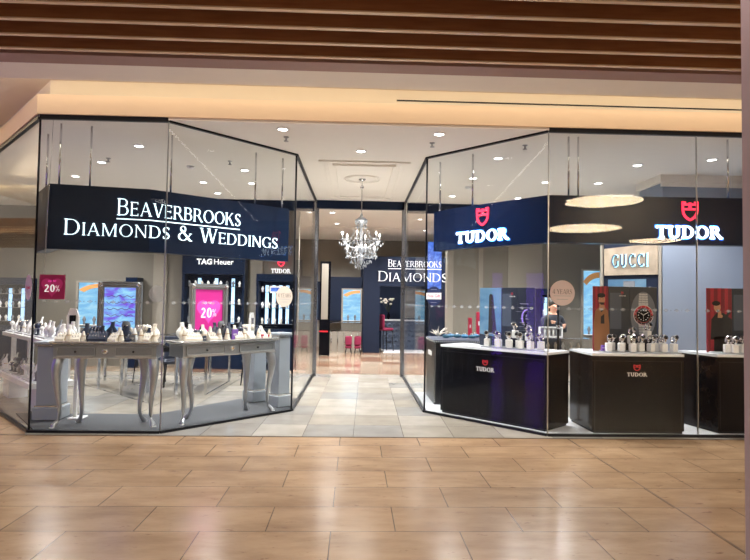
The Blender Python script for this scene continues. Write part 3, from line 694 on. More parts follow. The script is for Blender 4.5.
def place_stand(kind, m, x, y, z, rz, label, group, sc=1.0):
    sc *= 1.02 if kind == 'bust' else 1.2
    SPOTS.append((x, y, dict(cone=.034, bust=.052, ramp=.046, cuff=.046)[kind]*sc))
    key = (kind, m); r = None
    if key not in PROTO:
        r = dict(cone=mk_cone, bust=mk_bust, ramp=mk_ramp, cuff=mk_cuff)[kind](m); PROTO[key] = r
        r.location = (x, y, z); r.rotation_euler = (0, 0, rz); r['label'] = label; r['group'] = group
    else: r = copytree(PROTO[key], (x, y, z), rz, label, group)
    r.scale = (sc, sc, sc); return r
CN = dict(creamcard='cream', navycard='navy', whitecard='white', greycard='grey')
KN = dict(cone='ring cone', bust='necklace bust', ramp='ring tray', cuff='bangle stand')
def tpos(tab, u, v):
    v *= .8; u *= .97; a = tab.rotation_euler[2]; return tab.location.x+u*cos(a)-v*sin(a), tab.location.y+u*sin(a)+v*cos(a)
def row(tab, rows, where):
    a = tab.rotation_euler[2]
    for v, depth, items in rows:
        for (u, kind, m, sc) in items:
            x, y = tpos(tab, u, v)
            place_stand(kind, m, x, y, ZT, a+random.uniform(-.35, .35), '%s %s in the %s row on the %s' % (CN[m], KN[kind], depth, where), '%s %ss in the %s row on the %s' % (CN[m], KN[kind], depth, where), sc)
c, n_ = 'creamcard', 'navycard'
row(T1, [
    (.08, 'front', [(-.53, 'ramp', c, 1.1), (-.44, 'cone', c, 1.15), (-.36, 'ramp', c, 1.05), (-.27, 'cone', c, 1.0), (-.15, 'ramp', n_, 1.25), (-.05, 'ramp', n_, 1.2), (.08, 'ramp', c, 1.1), (.17, 'cone', c, 1.1), (.26, 'ramp', n_, .8), (.40, 'cone', c, 1.2), (.47, 'ramp', c, 1.1), (.56, 'cone', c, 1.1)]),
    (.195, 'middle', [(-.56, 'bust', 'whitecard', 1.1), (-.47, 'bust', 'whitecard', 1.0), (-.22, 'cone', n_, 1.3), (-.10, 'bust', n_, 1.0), (.02, 'cone', n_, 1.3), (.12, 'bust', c, .9), (.20, 'bust', n_, 1.0), (.46, 'bust', n_, .9), (.54, 'bust', c, .95)]),
    (.31, 'rear', [(-.50, 'bust', 'whitecard', 1.25), (-.30, 'bust', n_, 1.15), (-.18, 'cuff', n_, 1.3), (-.02, 'bust', n_, 1.25), (.38, 'cuff', c, 1.5), (.50, 'bust', c, 1.15)])], 'left console table')
row(T2, [
    (.08, 'front', [(-.68, 'cone', c, 1.2), (-.60, 'ramp', c, 1.15), (-.50, 'ramp', c, 1.1), (-.41, 'cone', c, 1.1), (-.28, 'ramp', c, 1.1), (-.18, 'cone', c, 1.2), (-.06, 'cone', c, 1.2), (.12, 'ramp', c, 1.1), (.21, 'cone', c, 1.1), (.31, 'ramp', c, 1.1), (.45, 'cone', c, 1.1), (.54, 'ramp', c, .9), (.63, 'cone', c, 1.0)]),
    (.195, 'middle', [(-.63, 'bust', c, 1.0), (-.54, 'bust', 'whitecard', 1.0), (-.44, 'cuff', n_, 1.0), (-.34, 'bust', c, 1.1), (-.14, 'bust', n_, .9), (.02, 'bust', n_, .95), (.14, 'bust', c, 1.0), (.25, 'cuff', n_, 1.1), (.37, 'bust', c, .95), (.52, 'bust', n_, .95), (.60, 'bust', c, .9)]),
    (.31, 'rear', [(-.60, 'bust', 'whitecard', 1.25), (-.48, 'bust', 'whitecard', 1.1), (-.10, 'bust', n_, 1.2), (.10, 'bust', n_, 1.1), (.30, 'bust', n_, 1.2), (.40, 'cuff', c, 1.4)])], 'angled console table')

for tab, hw, where in ((T1, .55, 'left console table'), (T2, .66, 'angled console table')):
    for i in range(11):
        for attempt in range(60):
            u = -hw+2*hw*(i+.5)/11+random.uniform(-.06, .06); v = random.uniform(.03, .35); x, y = tpos(tab, u, v)
            if all(hypot(x-a, y-b) > q+.042 for a, b, q in SPOTS): break
        else: continue
        kk, mm = random.choice([('cone', 'creamcard'), ('cone', 'whitecard'), ('cone', 'navycard')])
        place_stand(kk, mm, x, y, ZT, random.uniform(-1, 1), 'tall slim %s %s between the busts on the %s' % (CN[mm], KN[kk], where), 'tall slim %s %ss on the %s' % (CN[mm], KN[kk], where), random.uniform(1.2, 1.5))
# tall white display tower and small cards
def tower(label, x, y, z, rz, h, panel, wd=.085):
    t = thing('display_tower', label, 'display stand', (x, y, z), rz)
    b = MB(); k = wd/2; P = [(-k*1.0, 0), (k*1.0, 0), (k*1.1, h*.72), (k*.55, h), (-k*.55, h), (-k*1.1, h*.72)]
    b.poly2([P], FL, -.035, .0, 'white'); b.build('body', t)
    MB().poly2([[(-k*.55, h*.50), (k*.55, h*.50), (k*.6, h*.78), (-k*.6, h*.78)]], FL, 0, .003, panel).build('panel', t)
    return t
x, y = tpos(T1, -.50, .40); tower('tall white display tower with a black window on the left console table', x, y, ZT, T1.rotation_euler[2], .38, 'dial', .13)
x, y = tpos(T2, .50, .36); tower('slim white display tower with a pink edge on the angled console table', x, y, ZT, T2.rotation_euler[2], .34, 'silverlt', .07)
for (tab, u, v, m, lb, wd, hg) in ((T2, -.42, -.0, 'navycard', 'small navy card standing at the left front of the angled console table', .05, .06), (T2, .06, .05, 'purplecard', 'purple card standing at the middle front of the angled console table', .09, .13), (T1, .30, .04, 'greycard', 'small dark box at the front of the left console table', .07, .08), (T2, .50, .02, 'redbox', 'small red box at the right front of the angled console table', .04, .05), (T2, .62, .03, 'redbox', 'small red box at the very right end of the angled console table', .035, .045)):
    x, y = tpos(tab, u, v+.02); t = thing('display_card', lb, 'card', (x, y, ZT), tab.rotation_euler[2])
    MB().bbox(-wd/2, wd/2, 0, .022, 0, hg, m, .003).build('card', t); MB().box(-wd*.3, wd*.3, -.001, 0, hg*.45, hg*.55, 'whiteprint').box(-wd*.22, wd*.22, -.001, 0, hg*.3, hg*.35, 'whiteprint').build('print', t)
# watch busts in front of the frames
def watch_bust(label, x, y, z, rz, m='greycard', sc=1.0, group=None, n='watch_bust'):
    t = thing(n, label, 'watch stand', (x, y, z), rz, group)
    MB().lathe([(.035, 0), (.035, .01), (.02, .02), (.022, .09), (.045, .13), (.055, .18), (.045, .22), (.02, .235)], m, n=14, sy=.6).build('neck', t)
    MB().tube([(0, -.034, .165), (0, -.044, .165)], .026, 'silverj', 16).build('watch_case', t); MB().tube([(0, -.044, .165), (0, -.046, .165)], .020, 'dial', 16).build('dial', t)
    t.scale = (sc, sc, sc); return t
x, y = tpos(T1, .16, .34); watch_bust('dark grey watch bust in front of the violet screen', x, y, ZT, T1.rotation_euler[2])
x, y = tpos(T2, -.02, .34); watch_bust('dark grey watch bust in front of the pink heart poster', x, y, ZT, T2.rotation_euler[2])

# silver picture frames
def heart(cx, cy, s):
    P = []; pts = []
    for i in range(40):
        a = 2*pi*i/40; pts.append((cx+s*16*sin(a)**3/17, cy+s*(13*cos(a)-5*cos(2*a)-2*cos(3*a)-cos(4*a))/17))
    for i in range(40): P.append([(cx, cy-.05*s), pts[i], pts[(i+1) % 40]])
    return P
def picture_frame(label, x, y, z, rz, wd, hg, img, kind):
    t = thing('picture_frame', label, 'picture frame', (x, y, z), rz, None); h = wd/2; b = .075
    f = MB()
    for k, (o0, o1, d) in enumerate(((0, b, .03), (.012, b-.02, .045), (.028, .045, .052))):
        f.box(-h+o0, h-o0, -d, .0, o0, o1, 'silver' if k != 1 else 'silverlt').box(-h+o0, h-o0, -d, 0, hg-o1, hg-o0, 'silver' if k != 1 else 'silverlt')
        f.box(-h+o0, -h+o1, -d, 0, o1, hg-o1, 'silver' if k != 1 else 'silverlt').box(h-o1, h-o0, -d, 0, o1, hg-o1, 'silver' if k != 1 else 'silverlt')
    for sx in (-1, 1):
        for zz in (b/2, hg-b/2): f.ball((sx*(h-b/2), -.045, zz), .03, 'silverlt', 8, 5)
    f.build('moulded_frame', t)
    MB().box(-h+.02, h-.02, .0, .02, .02, hg-.02, 'black').tube([(0, .02, .3*hg), (0, .03, .004)], .008, 'black').build('easel_back', t)
    MB().box(-h+b-.01, h-b+.01, -.012, -.001, b-.01, hg-b+.01, img).build('picture', t)
    fr = at(0, -.012, 0)
    if kind == 'heart':
        MB().poly2(heart(0, hg*.52, .185), fr, 0, .002, 'pink').build('heart_print', t)
        MB().poly2(fit('20', dict(T=.2, t=.08, S=0, h=0), -.115, .045, hg*.38, .13), fr, .002, .004, 'whitetxt').poly2(fit('%', TR, .05, .115, hg*.40, .10), fr, .002, .004, 'whitetxt').build('number_print', t)
        font_mesh('up to', .055, 'whitetxt', frame_mtx(at(-.02, -.0145, hg*.66)), 'small_print', t)
    if kind == 'sea':
        P = []
        for j in range(5):
            for i in range(12):
                xa, xb = -.16+.32*i/12, -.16+.32*(i+1)/12; za = hg*(.30+.11*j)+.012*sin(3*i*.6+j); zb = hg*(.30+.11*j)+.012*sin(3*(i+1)*.6+j)
                P.append([(xa, za), (xb, zb), (xb, zb+.008), (xa, za+.008)])
        MB().poly2(P, fr, 0, .001, 'purplecard').build('wave_print', t)
    return t
x, y = tpos(T1, .05, .475); picture_frame('ornate silver frame with a violet and blue sea picture on the left console table', x, y, ZT, radians(3), .53, .72, 'seascreen', 'sea')
x, y = tpos(T2, -.16, .475); picture_frame('ornate silver frame with a magenta heart discount poster on the angled console table', x, y, ZT, radians(45), .56, .72, 'magenta', 'heart')

# maroon sale card behind the left pane
fr = wallframe(L1, L2, .17, 1.52, -.06)
t = thing('sale_card', 'maroon sale card with a heart and white number hung behind the leftmost pane', 'sign', fr[0])
inv = local(t)
MB().poly2([[(-.145, 0), (.145, 0), (.145, .285), (-.145, .285)]], fr, -.012, 0, 'maroon').xf(inv).build('card', t)
MB().poly2(heart(0, .15, .13), fr, 0, .0015, 'maroonheart').xf(inv).build('heart_print', t)
MB().poly2(fit('20', dict(T=.2, t=.08, S=0, h=0), -.085, .035, .085, .085), fr, .0015, .003, 'whitetxt').poly2(fit('%', TR, .04, .09, .09, .07), fr, .0015, .003, 'whitetxt').xf(inv).build('number_print', t)
font_mesh('up to', .045, 'pink', inv @ frame_mtx((fr[0]+fr[2]*.215+fr[3]*.002, *fr[1:])), 'small_print', t)
MB().tube([(-.10, .006, .285), (-.05, .006, 2.36)], .0025, 'silverlt').build('hanging_wire', t)

# round stickers on the glass
def sticker(name, label, A, B, s, z, r, m, kind=None):
    fr = wallframe(A, B, s, z, .0075); t = thing(name, label, 'sticker', fr[0]); inv = local(t)
    P = [[(0, 0), (r*cos(2*pi*i/32), r*sin(2*pi*i/32)), (r*cos(2*pi*(i+1)/32), r*sin(2*pi*(i+1)/32))] for i in range(32)]
    MB().poly2(P, fr, 0, .0008, m).xf(inv).build('disc', t)
    if kind == 'years':
        MB().poly2(fit('4 YEARS', TR, -r*.78, r*.78, -.012, .055, 1), fr, .0008, .0014, 'dial').poly2([bar(-r*.7, -.035, r*.7, -.035, .006), bar(-r*.45, -.075, r*.45, -.075, .006)], fr, .0008, .0014, 'silver').xf(inv).build('lettering', t)
    if kind == 'gift':
        MB().poly2([[(-r, -.045), (r, -.045), (r, .045), (-r, .045)]], fr, .0008, .0012, 'whiteprint').xf(inv).build('white_band', t)
        font_mesh('Free Gift', .062, 'maroonheart', inv @ frame_mtx((fr[0]+fr[3]*.002, *fr[1:])), 'lettering', t)
        MB().poly2([bar(-r*.4, .09, r*.4, .09, .006), bar(-r*.4, -.09, r*.4, -.09, .006)], fr, .0008, .0014, 'silver').xf(inv).build('small_print', t)
    if kind == 'pink':
        font_mesh('4 years', .06, 'maroonheart', inv @ frame_mtx((fr[0]+fr[3]*.002, *fr[1:])), 'lettering', t)
Lo = (Vector(L0)-Vector(L1)).length
sticker('round_sticker', 'pale pink round sticker on the far left angled pane', L0, L1, Lo-.22, 1.655, .15, 'pinkst', 'pink')
sticker('round_sticker', 'plain frosted round sticker between the two console tables', L1, L2, 1.40, 1.60, .10, 'frost')
sticker('round_sticker', 'cream round sticker reading 4 YEARS near the left edge of the entrance', L2, L3, 1.767, 1.60, .145, 'creamst', 'years')
sticker('round_sticker', 'navy round sticker with a white band reading Free Gift', R3, R2, .155, 1.64, .135, 'nav_st', 'gift')
sticker('round_sticker', 'pale pink round sticker reading 4 YEARS on the right window', R2, R1, .17, 1.686, .15, 'pinkst', 'years')

# ------------------------------------------------------------------ white shelving at far left
d = Vector((-.668, .744)); nn = Vector((.744, .668))
p0 = Vector((-4.10, 7.46))
def pol(a0, a1, b0, b1): return [tuple(p0+d*a0+nn*b0), tuple(p0+d*a1+nn*b0), tuple(p0+d*a1+nn*b1), tuple(p0+d*a0+nn*b1)]
t = thing('display_shelving', 'white two-tier jewellery shelving behind the far left pane', 'shelving')
MB().prism(pol(.05, 2.4, 0, .55), .36, .43, 'white').build('lower_shelf', t)
MB().prism(pol(.12, 2.4, .15, .8), .93, .985, 'white').build('upper_shelf', t)
for a, b in ((.2, .25), (1.2, .25), (2.2, .25), (.3, .5), (2.2, .5)):
    MB().prism(pol(a, a+.06, b, b+.06), .43, .93, 'white').build('upright', t)
for a in (.2, 1.8): MB().prism(pol(a, a+.4, .15, .4), .004, .36, 'whitetop').build('base', t)
tr = 0
for zt, a0, b0, nm in ((.43, .1, .04, 'lower shelf'), (.985, .2, .2, 'upper shelf')):
    for k in range(4):
        a = a0+k*.58
        tt = MB().prism(pol(a, a+.5, b0, b0+.34), zt, zt+.022, 'whitetop').build('display_tray'); tag(tt, 'white flat display tray on the %s of the white shelving' % nm, 'tray', 'white trays on the '+nm)
        for i in range(5):
            q = p0+d*(a+.06+.095*i)+nn*(b0+.08+.16*(i % 2))
            kk, mm = random.choice([('bust', 'whitecard'), ('bust', 'whitecard'), ('cuff', 'whitecard'), ('cone', 'whitecard'), ('bust', 'greycard'), ('cuff', 'navycard')])
            place_stand(kk, mm, q.x, q.y, zt+.022, radians(-48)+random.uniform(-.5, .3), '%s %s on the %s of the far left shelving' % (CN[mm], KN[kk], nm), '%s %ss on the %s of the far left shelving' % (CN[mm], KN[kk], nm), random.uniform(1.0, 1.35))
# slim white post with a flat foot
t = thing('display_post', 'slim white post with a flat foot behind the left console table', 'display stand', (-3.50, 7.42, .02))
MB().bbox(-.02, .02, -.02, .02, .02, 1.15, 'white').build('post', t); MB().bbox(-.05, .12, -.10, .10, 0, .02, 'white').build('foot', t)

# ------------------------------------------------------------------ watch counters
def counter(label, poly, z1, face, text_span=None):
    t = thing('display_counter', label, 'counter', (poly[0][0], poly[0][1], .02), 0, 'black watch counters'); inv = local(t)
    cx = sum(p[0] for p in poly)/len(poly); cy = sum(p[1] for p in poly)/len(poly)
    sc = lambda k: [(cx+(x-cx)*k, cy+(y-cy)*k) for x, y in poly]
    MB().prism(sc(.97), .02, .05, 'blackmet').xf(inv).build('recessed_base', t)
    MB().prism(poly, .05, z1-.03, 'black').xf(inv).build('body', t)
    MB().prism(sc(1.008), z1-.03, z1, 'whitetop').xf(inv).build('white_top', t)
    A, B = face
    fr = wallframe(A, B); Lg = (Vector(B)-Vector(A)).length
    MB().poly2([bar(.0, z1-.09, Lg, z1-.09, .006), bar(.03, .06, .03, z1-.09, .006), bar(Lg-.03, .06, Lg-.03, z1-.09, .006)], fr, .0, .002, 'blackmet').xf(inv).build('panel_joint', t)
    if text_span:
        s0, s1, z0, za, zs0, zs1 = text_span
        tudor(t, A, B, s0, s1, z0, za, (s0+s1)/2, zs0, zs1, .085, 'whiteprint', 'redprint', inv, .006, False)
    return t
nA = Vector((.737, .676))
A0, A1 = Vector((1.23, 8.04)), Vector((2.33, 6.85))
CA = counter('black counter with TUDOR lettering standing along the angled glass', [tuple(A0), tuple(A1), tuple(A1+nA*.55), tuple(A0+nA*.52)], .965, (tuple(A0), tuple(A1)), (.60, .88, .655, .71, .735, .805))
CB = counter('black counter with TUDOR lettering under the big dial poster', [(2.87, 6.81), (3.98, 6.79), (4.02, 7.46), (2.86, 7.50)], .97, ((2.87, 6.81), (3.98, 6.79)), (.42, .66, .70, .745, .765, .84))
CC = counter('black counter at far right, cut by the mall column', [(4.42, 6.83), (5.6, 6.80), (5.6, 7.45), (4.30, 7.45)], .97, ((4.42, 6.83), (5.6, 6.80)))
# studded black table behind the angled counter
t = thing('studded_table', 'dark table with a studded edge and blue and red boxes, beside the entrance', 'table', (1.22, 8.62, .02)); inv = local(t)
MB().prism([(1.22, 8.62), (2.25, 8.62), (2.25, 9.6), (1.22, 9.6)], .0+.02, .95, 'blackmet').xf(inv).build('body', t)
MB().prism([(1.20, 8.60), (2.27, 8.60), (2.27, 9.62), (1.20, 9.62)], .95, .985, 'navycard').xf(inv).build('top', t)
b = MB()
for i in range(34): b.box(1.205+.031*i, 1.217+.031*i, 8.592, 8.6, .955, .975, 'bead')
for i in range(30): b.box(1.224, 1.238, 8.614, 8.62, .06+.03*i, .072+.03*i, 'bead').box(1.194, 1.2, 8.62+.031*i, 8.632+.031*i, .955, .975, 'bead')
b.xf(inv).build('studs', t)
MB().prism([(1.213, 8.9), (1.22, 8.9), (1.22, 9.3), (1.213, 9.3)], .72, .79, 'whiteprint').xf(inv).build('name_plate', t)

# display boxes on the studded table
def dbox(label, x, y, z, rz, a, bdim, h, m, trim='whiteprint'):
    t = thing('watch_box', label, 'box', (x, y, z), rz)
    MB().bbox(-a/2, a/2, -bdim/2, bdim/2, 0, h, m, .004).build('case', t)
    MB().box(-a*.18, a*.18, -bdim/2-.002, -bdim/2, h*.45, h*.62, trim).build('emblem', t)
zt = .985+.02
dbox('tall narrow red box standing second from the right on the studded table', 2.06, 9.40, 1.005, 0, .085, .06, .40, 'redbox')
dbox('shorter narrow red box left of the tall red box', 1.93, 9.48, 1.005, 0, .06, .05, .30, 'redbox')
dbox('tall teal and black box at the right end of the studded table', 2.17, 8.98, 1.005, radians(20), .10, .07, .36, 'bluebox')
for i in range(8):
    x = 1.42+.10*i; y = 8.78+.07*((i*3) % 4)
    t = thing('watch_pillow', '%s watch cushion on the studded table' % ('teal' if i % 2 else 'dark blue'), 'watch cushion', (x, y, 1.005), radians(-30+10*(i % 3)), '%s watch cushions on the studded table' % ('teal' if i % 2 else 'dark blue'))
    MB().lathe([(.03, 0), (.05, .01), (.055, .03), (.05, .05), (.02, .058)], 'bluebox' if i % 2 else 'tealcloth', n=12, sx=1.1, sy=.8).build('cushion', t)
    MB().tube([(-.02, 0, .062), (.02, 0, .062)], .018, 'silverj', 12).build('watch', t)
t = thing('driftwood', 'tangle of pale bare twigs at the left of the studded table', 'twigs', (1.36, 9.15, 1.005))
b = MB()
for i in range(22):
    a = random.uniform(0, 2*pi); l = random.uniform(.08, .2); e = random.uniform(.2, 1.1)
    b.tube([(0, 0, .01), (cos(a)*l*.5*cos(e), sin(a)*l*.5, .02+l*.5*sin(e)), (cos(a)*l*cos(e)*1.1+.02, sin(a)*l, .02+l*sin(e)*.9)], [.006, .005, .002], 'creamcard', 5)
b.build('twigs', t)

# watch stands
def mk_watch(m):
    t = thing('watch_stand', '', 'watch stand')
    MB().bbox(-.026, .026, -.026, .026, 0, .075, m, .004).build('block', t)
    MB().torus((0, 0, .112), .030, .010, 'silverj', 'x', 16, 6, radians(-60), radians(240)).build('bracelet', t)
    w_ = MB().tube([(0, -.026, .130), (0, -.040, .136)], .023, 'silverj', 16).build('watch_case', t)
    MB().tube([(0, -.040, .136), (0, -.0415, .1366)], .018, 'dial', 16).build('dial', w_)
    return t
WP = {}
def watch(x, y, z, rz, label, group, base=0, m='whitecard', sc=1.0):
    if base:
        bb = MB().bbox(-.028, .028, -.028, .028, 0, base, 'greycard' if m != 'whitecard' else 'navyflat', .003).build('riser_block'); bb.location = (x, y, z); bb.rotation_euler = (0, 0, rz)
        tag(bb, 'dark riser under '+group, 'riser', 'riser blocks, '+group)
    if m not in WP:
        r = mk_watch(m); WP[m] = r; r.location = (x, y, z+base); r.rotation_euler = (0, 0, rz); r['label'] = label; r['group'] = group
    else: r = copytree(WP[m], (x, y, z+base), rz, label, group)
    r.scale = (sc, sc, sc)
tt = MB().bbox(3.10, 4.00, 6.86, 7.16, .9705, .985, 'silver', .005).build('display_tray'); tag(tt, 'silver tray of watches on the counter with the big dial poster', 'tray')
for x, y, bs in ((3.12, 6.97, 0), (3.20, 7.07, 0), (3.27, 6.95, 0), (3.34, 7.08, 0), (3.43, 7.02, .09), (3.40, 6.93, 0), (3.52, 6.97, 0), (3.58, 7.08, .0), (3.66, 7.07, .15), (3.64, 6.95, 0), (3.74, 7.04, 0), (3.80, 6.94, 0), (3.85, 7.07, 0), (3.94, 6.97, 0)):
    watch(x+.02, y, .985, random.uniform(-.4, .4), 'steel watch on a %swhite block under the big dial poster' % ('raised ' if bs else ''), '%swatch stands under the big dial poster' % ('raised ' if bs else ''), bs, sc=1.35)
def AP(s, v): q = A0+(A1-A0).normalized()*s+nA*v; return q.x, q.y
a_ = atan2(-1.19, 1.10)
tt = MB().prism([AP(.62, .06), AP(1.56, .06), AP(1.50, .30), AP(.62, .30)], .9655, .98, 'silver').build('display_tray'); tag(tt, 'silver tray of watches on the counter along the angled glass', 'tray')
for s, v, bs in ((.70, .10, 0), (.80, .20, 0), (.88, .10, 0), (.97, .20, 0), (1.05, .09, 0), (1.12, .20, 0), (1.20, .11, 0), (1.24, .23, .10), (1.33, .12, 0), (1.42, .22, 0), (1.02, .27, .12)):
    x, y = AP(s, v); watch(x, y, .98, a_+random.uniform(-.4, .4), 'steel watch on a %swhite block on the angled counter' % ('raised ' if bs else ''), '%swatch stands on the angled counter' % ('raised ' if bs else ''), bs, sc=1.35)
tt = MB().bbox(4.52, 5.2, 6.90, 7.16, .9705, .985, 'silver', .005).build('display_tray'); tag(tt, 'silver tray of watches on the far right counter', 'tray')
for x, y, bs in ((4.64, 6.98, 0), (4.72, 7.05, 0), (4.70, 6.93, 0), (4.85, 7.0, 0), (4.88, 7.08, 0), (4.99, 6.98, 0), (5.02, 7.07, .10)):
    watch(x, y, .985, random.uniform(-.4, .4), 'steel watch on a %swhite block on the far right counter' % ('raised ' if bs else ''), '%swatch stands on the far right counter' % ('raised ' if bs else ''), bs, sc=1.35)
t = thing('display_card', 'small purple card at the left end of the big dial poster', 'card', (3.10, 7.02, .985), 0); MB().bbox(-.028, .028, 0, .02, 0, .07, 'purplecard', .003).build('card', t); MB().box(-.015, .015, -.001, 0, .03, .04, 'whiteprint').build('print', t)

# ------------------------------------------------------------------ poster screens behind the counters
def ell(cx, cy, rx, ry, n=20): return [[(cx, cy), (cx+rx*cos(2*pi*i/n), cy+ry*sin(2*pi*i/n)), (cx+rx*cos(2*pi*(i+1)/n), cy+ry*sin(2*pi*(i+1)/n))] for i in range(n)]
def man_coat(mb, fr, ox, s, coat='tan'):
    mb.poly2([[(ox-.085*s, 0), (ox+.09*s, 0), (ox+.085*s, .30*s), (ox+.07*s, .44*s), (ox+.03*s, .49*s), (ox-.02*s, .49*s), (ox-.07*s, .44*s), (ox-.09*s, .30*s)]], fr, .001, .0016, coat)
    mb.poly2([[(ox-.012*s, .30*s), (ox+.03*s, .30*s), (ox+.028*s, .48*s), (ox-.008*s, .48*s)]], fr, .0016, .002, 'darkp')
    mb.poly2([[(ox-.03*s, .46*s), (ox+.02*s, .46*s), (ox+.02*s, .52*s), (ox-.025*s, .52*s)]], fr, .002, .0023, 'skinp')
    mb.poly2(ell(ox, .565*s, .038*s, .055*s), fr, .0023, .0026, 'skinp')
    mb.poly2(ell(ox-.004*s, .612*s, .046*s, .026*s), fr, .0026, .0029, 'hairp'); mb.poly2([[(ox-.045*s, .56*s), (ox-.034*s, .56*s), (ox-.034*s, .62*s), (ox-.045*s, .62*s)]], fr, .0026, .0029, 'hairp')
    mb.poly2([[(ox-.03*s, .535*s), (ox+.034*s, .535*s), (ox+.018*s, .508*s), (ox-.012*s, .508*s)]], fr, .0026, .0029, 'hairp')
    for e in (-.014, .014): mb.poly2(ell(ox+e*s, .572*s, .006*s, .003*s, 8), fr, .0026, .003, 'darkp')
    mb.poly2([[(ox-.005*s, .38*s), (ox+.05*s, .43*s), (ox+.03*s, .46*s), (ox-.03*s, .40*s)]], fr, .0024, .003, coat); mb.poly2(ell(ox+.012*s, .478*s, .022*s, .026*s), fr, .003, .0034, 'skinp')
    for k in range(4): mb.poly2([bar(ox-.002*s+.009*s*k, .455*s, ox+.002*s+.009*s*k, .505*s, .006*s)], fr, .0034, .0038, 'skinp')
def curtain(mb, fr, x0, x1, h):
    n = 7
    for i in range(n):
        xa = x0+(x1-x0)*i/n; xb = x0+(x1-x0)*(i+1)/n
        mb.poly2([[(xa, 0), (xb-.004, 0), (xb-.002, h), (xa+.002, h)]], fr, 0, .001, 'curtain' if i % 2 else 'redprint2')
M['redprint2'] = mat('dark_red_print', (.22, .006, .02), .5)
M['navyprint'] = mat('navy_print', (.012, .020, .038), .4); M['slateprint'] = mat('slate_print', (.06, .08, .12), .4); M['glowprint'] = mat('grey_spot_print', (.14, .16, .20), .45)
def backdrop(label, loc, rz, panels, h):
    """hinged poster panels: list of (x0, x1, kind)"""
    t = thing('poster_screen', label, 'poster', loc, rz, None)
    for x0, x1, kind in panels:
        base = dict(man='redprint2', lounge='redprint2', navy='navyprint', dial='navyprint', tower='skyprint', detail='navyprint')[kind]
        p = MB().bbox(x0, x1-.002, 0, .02, 0, h, base, .002).build('panel', t); fr = at((x0+x1)/2, 0, 0); w2 = (x1-x0)/2
        b = MB()
        if kind == 'man': curtain(b, fr, -w2, w2-.004, h); man_coat(b, fr, 0.01, 1.15)
        if kind == 'lounge':
            curtain(b, fr, -w2, w2-.004, h)
            b.poly2([[(-.02-.10, .16), (.16, .16), (.16, .42), (.06, .50), (-.04, .50), (-.11, .42)]], fr, .001, .0016, 'darkp'); b.poly2([[(-w2+.09, 0), (w2-.01, 0), (w2-.01, .2), (-w2+.09, .2)]], fr, .001, .0016, 'darkp')
            b.poly2(ell(-.03, .575, .045, .06), fr, .0016, .002, 'skinp'); b.poly2(ell(-.045, .625, .055, .032), fr, .002, .0024, 'hairp'); b.poly2([[(-.025, .44), (.03, .44), (.015, .53), (-.02, .53)]], fr, .0017, .002, 'skinp')
            b.poly2([[(-.045, .545), (.005, .535), (-.01, .512), (-.035, .515)]], fr, .002, .0024, 'hairp'); b.poly2([bar(.05, .40, .13, .52, .035)], fr, .002, .0024, 'darkp'); b.poly2(ell(.02, .46, .02, .022), fr, .002, .0026, 'skinp')
        if kind == 'navy':
            f = MB(); ringframe(f, -w2+.02, 0.02, .25, h-.1, .005, 0, .001, 'silver')
            b.poly2([[(-w2+.02, .28), (.03, .28), (.03, h-.08), (-w2+.02, h-.08)]], fr, 0, .0005, 'slateprint'); b.poly2(shield_polys(.04, h-.10, .03, .035), fr, .001, .0015, 'redprint')
            b.poly2(fit('TUDOR', SLAB, .0, .09, h-.125, .014, 1, .07), fr, .001, .0015, 'whiteprint')
        if kind == 'dial':
            cy = h*.56; R = .122
            b.poly2(ell(0, cy, .165, .30, 28), fr, 0, .0005, 'glowprint')
            for s_ in (-1, 1):
                for k in range(5):
                    y_ = cy+s_*(R+.022+.03*k); wk = .062-.002*k
                    for (c0, c1) in ((-wk, -wk*.42), (-wk*.38, wk*.38), (wk*.42, wk)): b.poly2([bar(c0, y_, c1, y_, .024)], fr, .0006, .0016, 'silverp')
                b.poly2([[(-.085, cy+s_*.05), (.085, cy+s_*.05), (.055, cy+s_*(R+.02)), (-.055, cy+s_*(R+.02))]], fr, .0006, .0014, 'silverp')
            b.poly2(ell(0, cy, R+.008, R+.008, 36), fr, .0014, .0018, 'silverp'); b.poly2([bar(R, cy, R+.022, cy, .02)], fr, .0014, .002, 'silverj')
            b.poly2(ell(0, cy, R, R, 36), fr, .0018, .002, 'redprint'); b.poly2(ell(0, cy, R*.93, R*.93, 36), fr, .002, .0022, 'curtain'); b.poly2(arc(0, cy, R*.98, R*.98, 180, 360, .022, .022, 20), fr, .0022, .0024, 'darkp')
            b.poly2(ell(0, cy, R*.76, R*.76, 30), fr, .0025, .0027, 'silverj'); b.poly2(ell(0, cy, R*.72, R*.72, 30), fr, .0027, .003, 'dial')
            for k in range(12):
                a = pi*k/6; b.poly2(ell(.058*R/.108*sin(a), cy+.058*R/.108*cos(a), .0065, .0065, 8), fr, .003, .0034, 'whiteprint')
                a2 = a+pi/12; b.poly2(ell(R*.87*sin(a2), cy+R*.87*cos(a2), .0045, .0045, 6), fr, .0026, .003, 'whiteprint')
            b.poly2([[(-.004, cy), (.004, cy), (-.034, cy+.028), (-.038, cy+.022)], [(-.004, cy-.004), (0, cy+.006), (.046, cy+.03), (.048, cy+.024)], bar(0, cy-.05, .001, cy, .003)], fr, .0034, .0038, 'whiteprint')
        if kind == 'tower':
            b.poly2([[(-.03, .18), (.11, .18), (.045, h-.10), (.0, h-.08), (-.018, h-.11)]], fr, .0005, .0012, 'darkp'); b.poly2([bar(-.06, .17, .13, .17, .012)], fr, .0012, .0016, 'silver')
            b.poly2([[(-w2, 0), (w2-.002, 0), (w2-.002, .12), (-w2, .16)]], fr, 0, .001, 'navyprint')
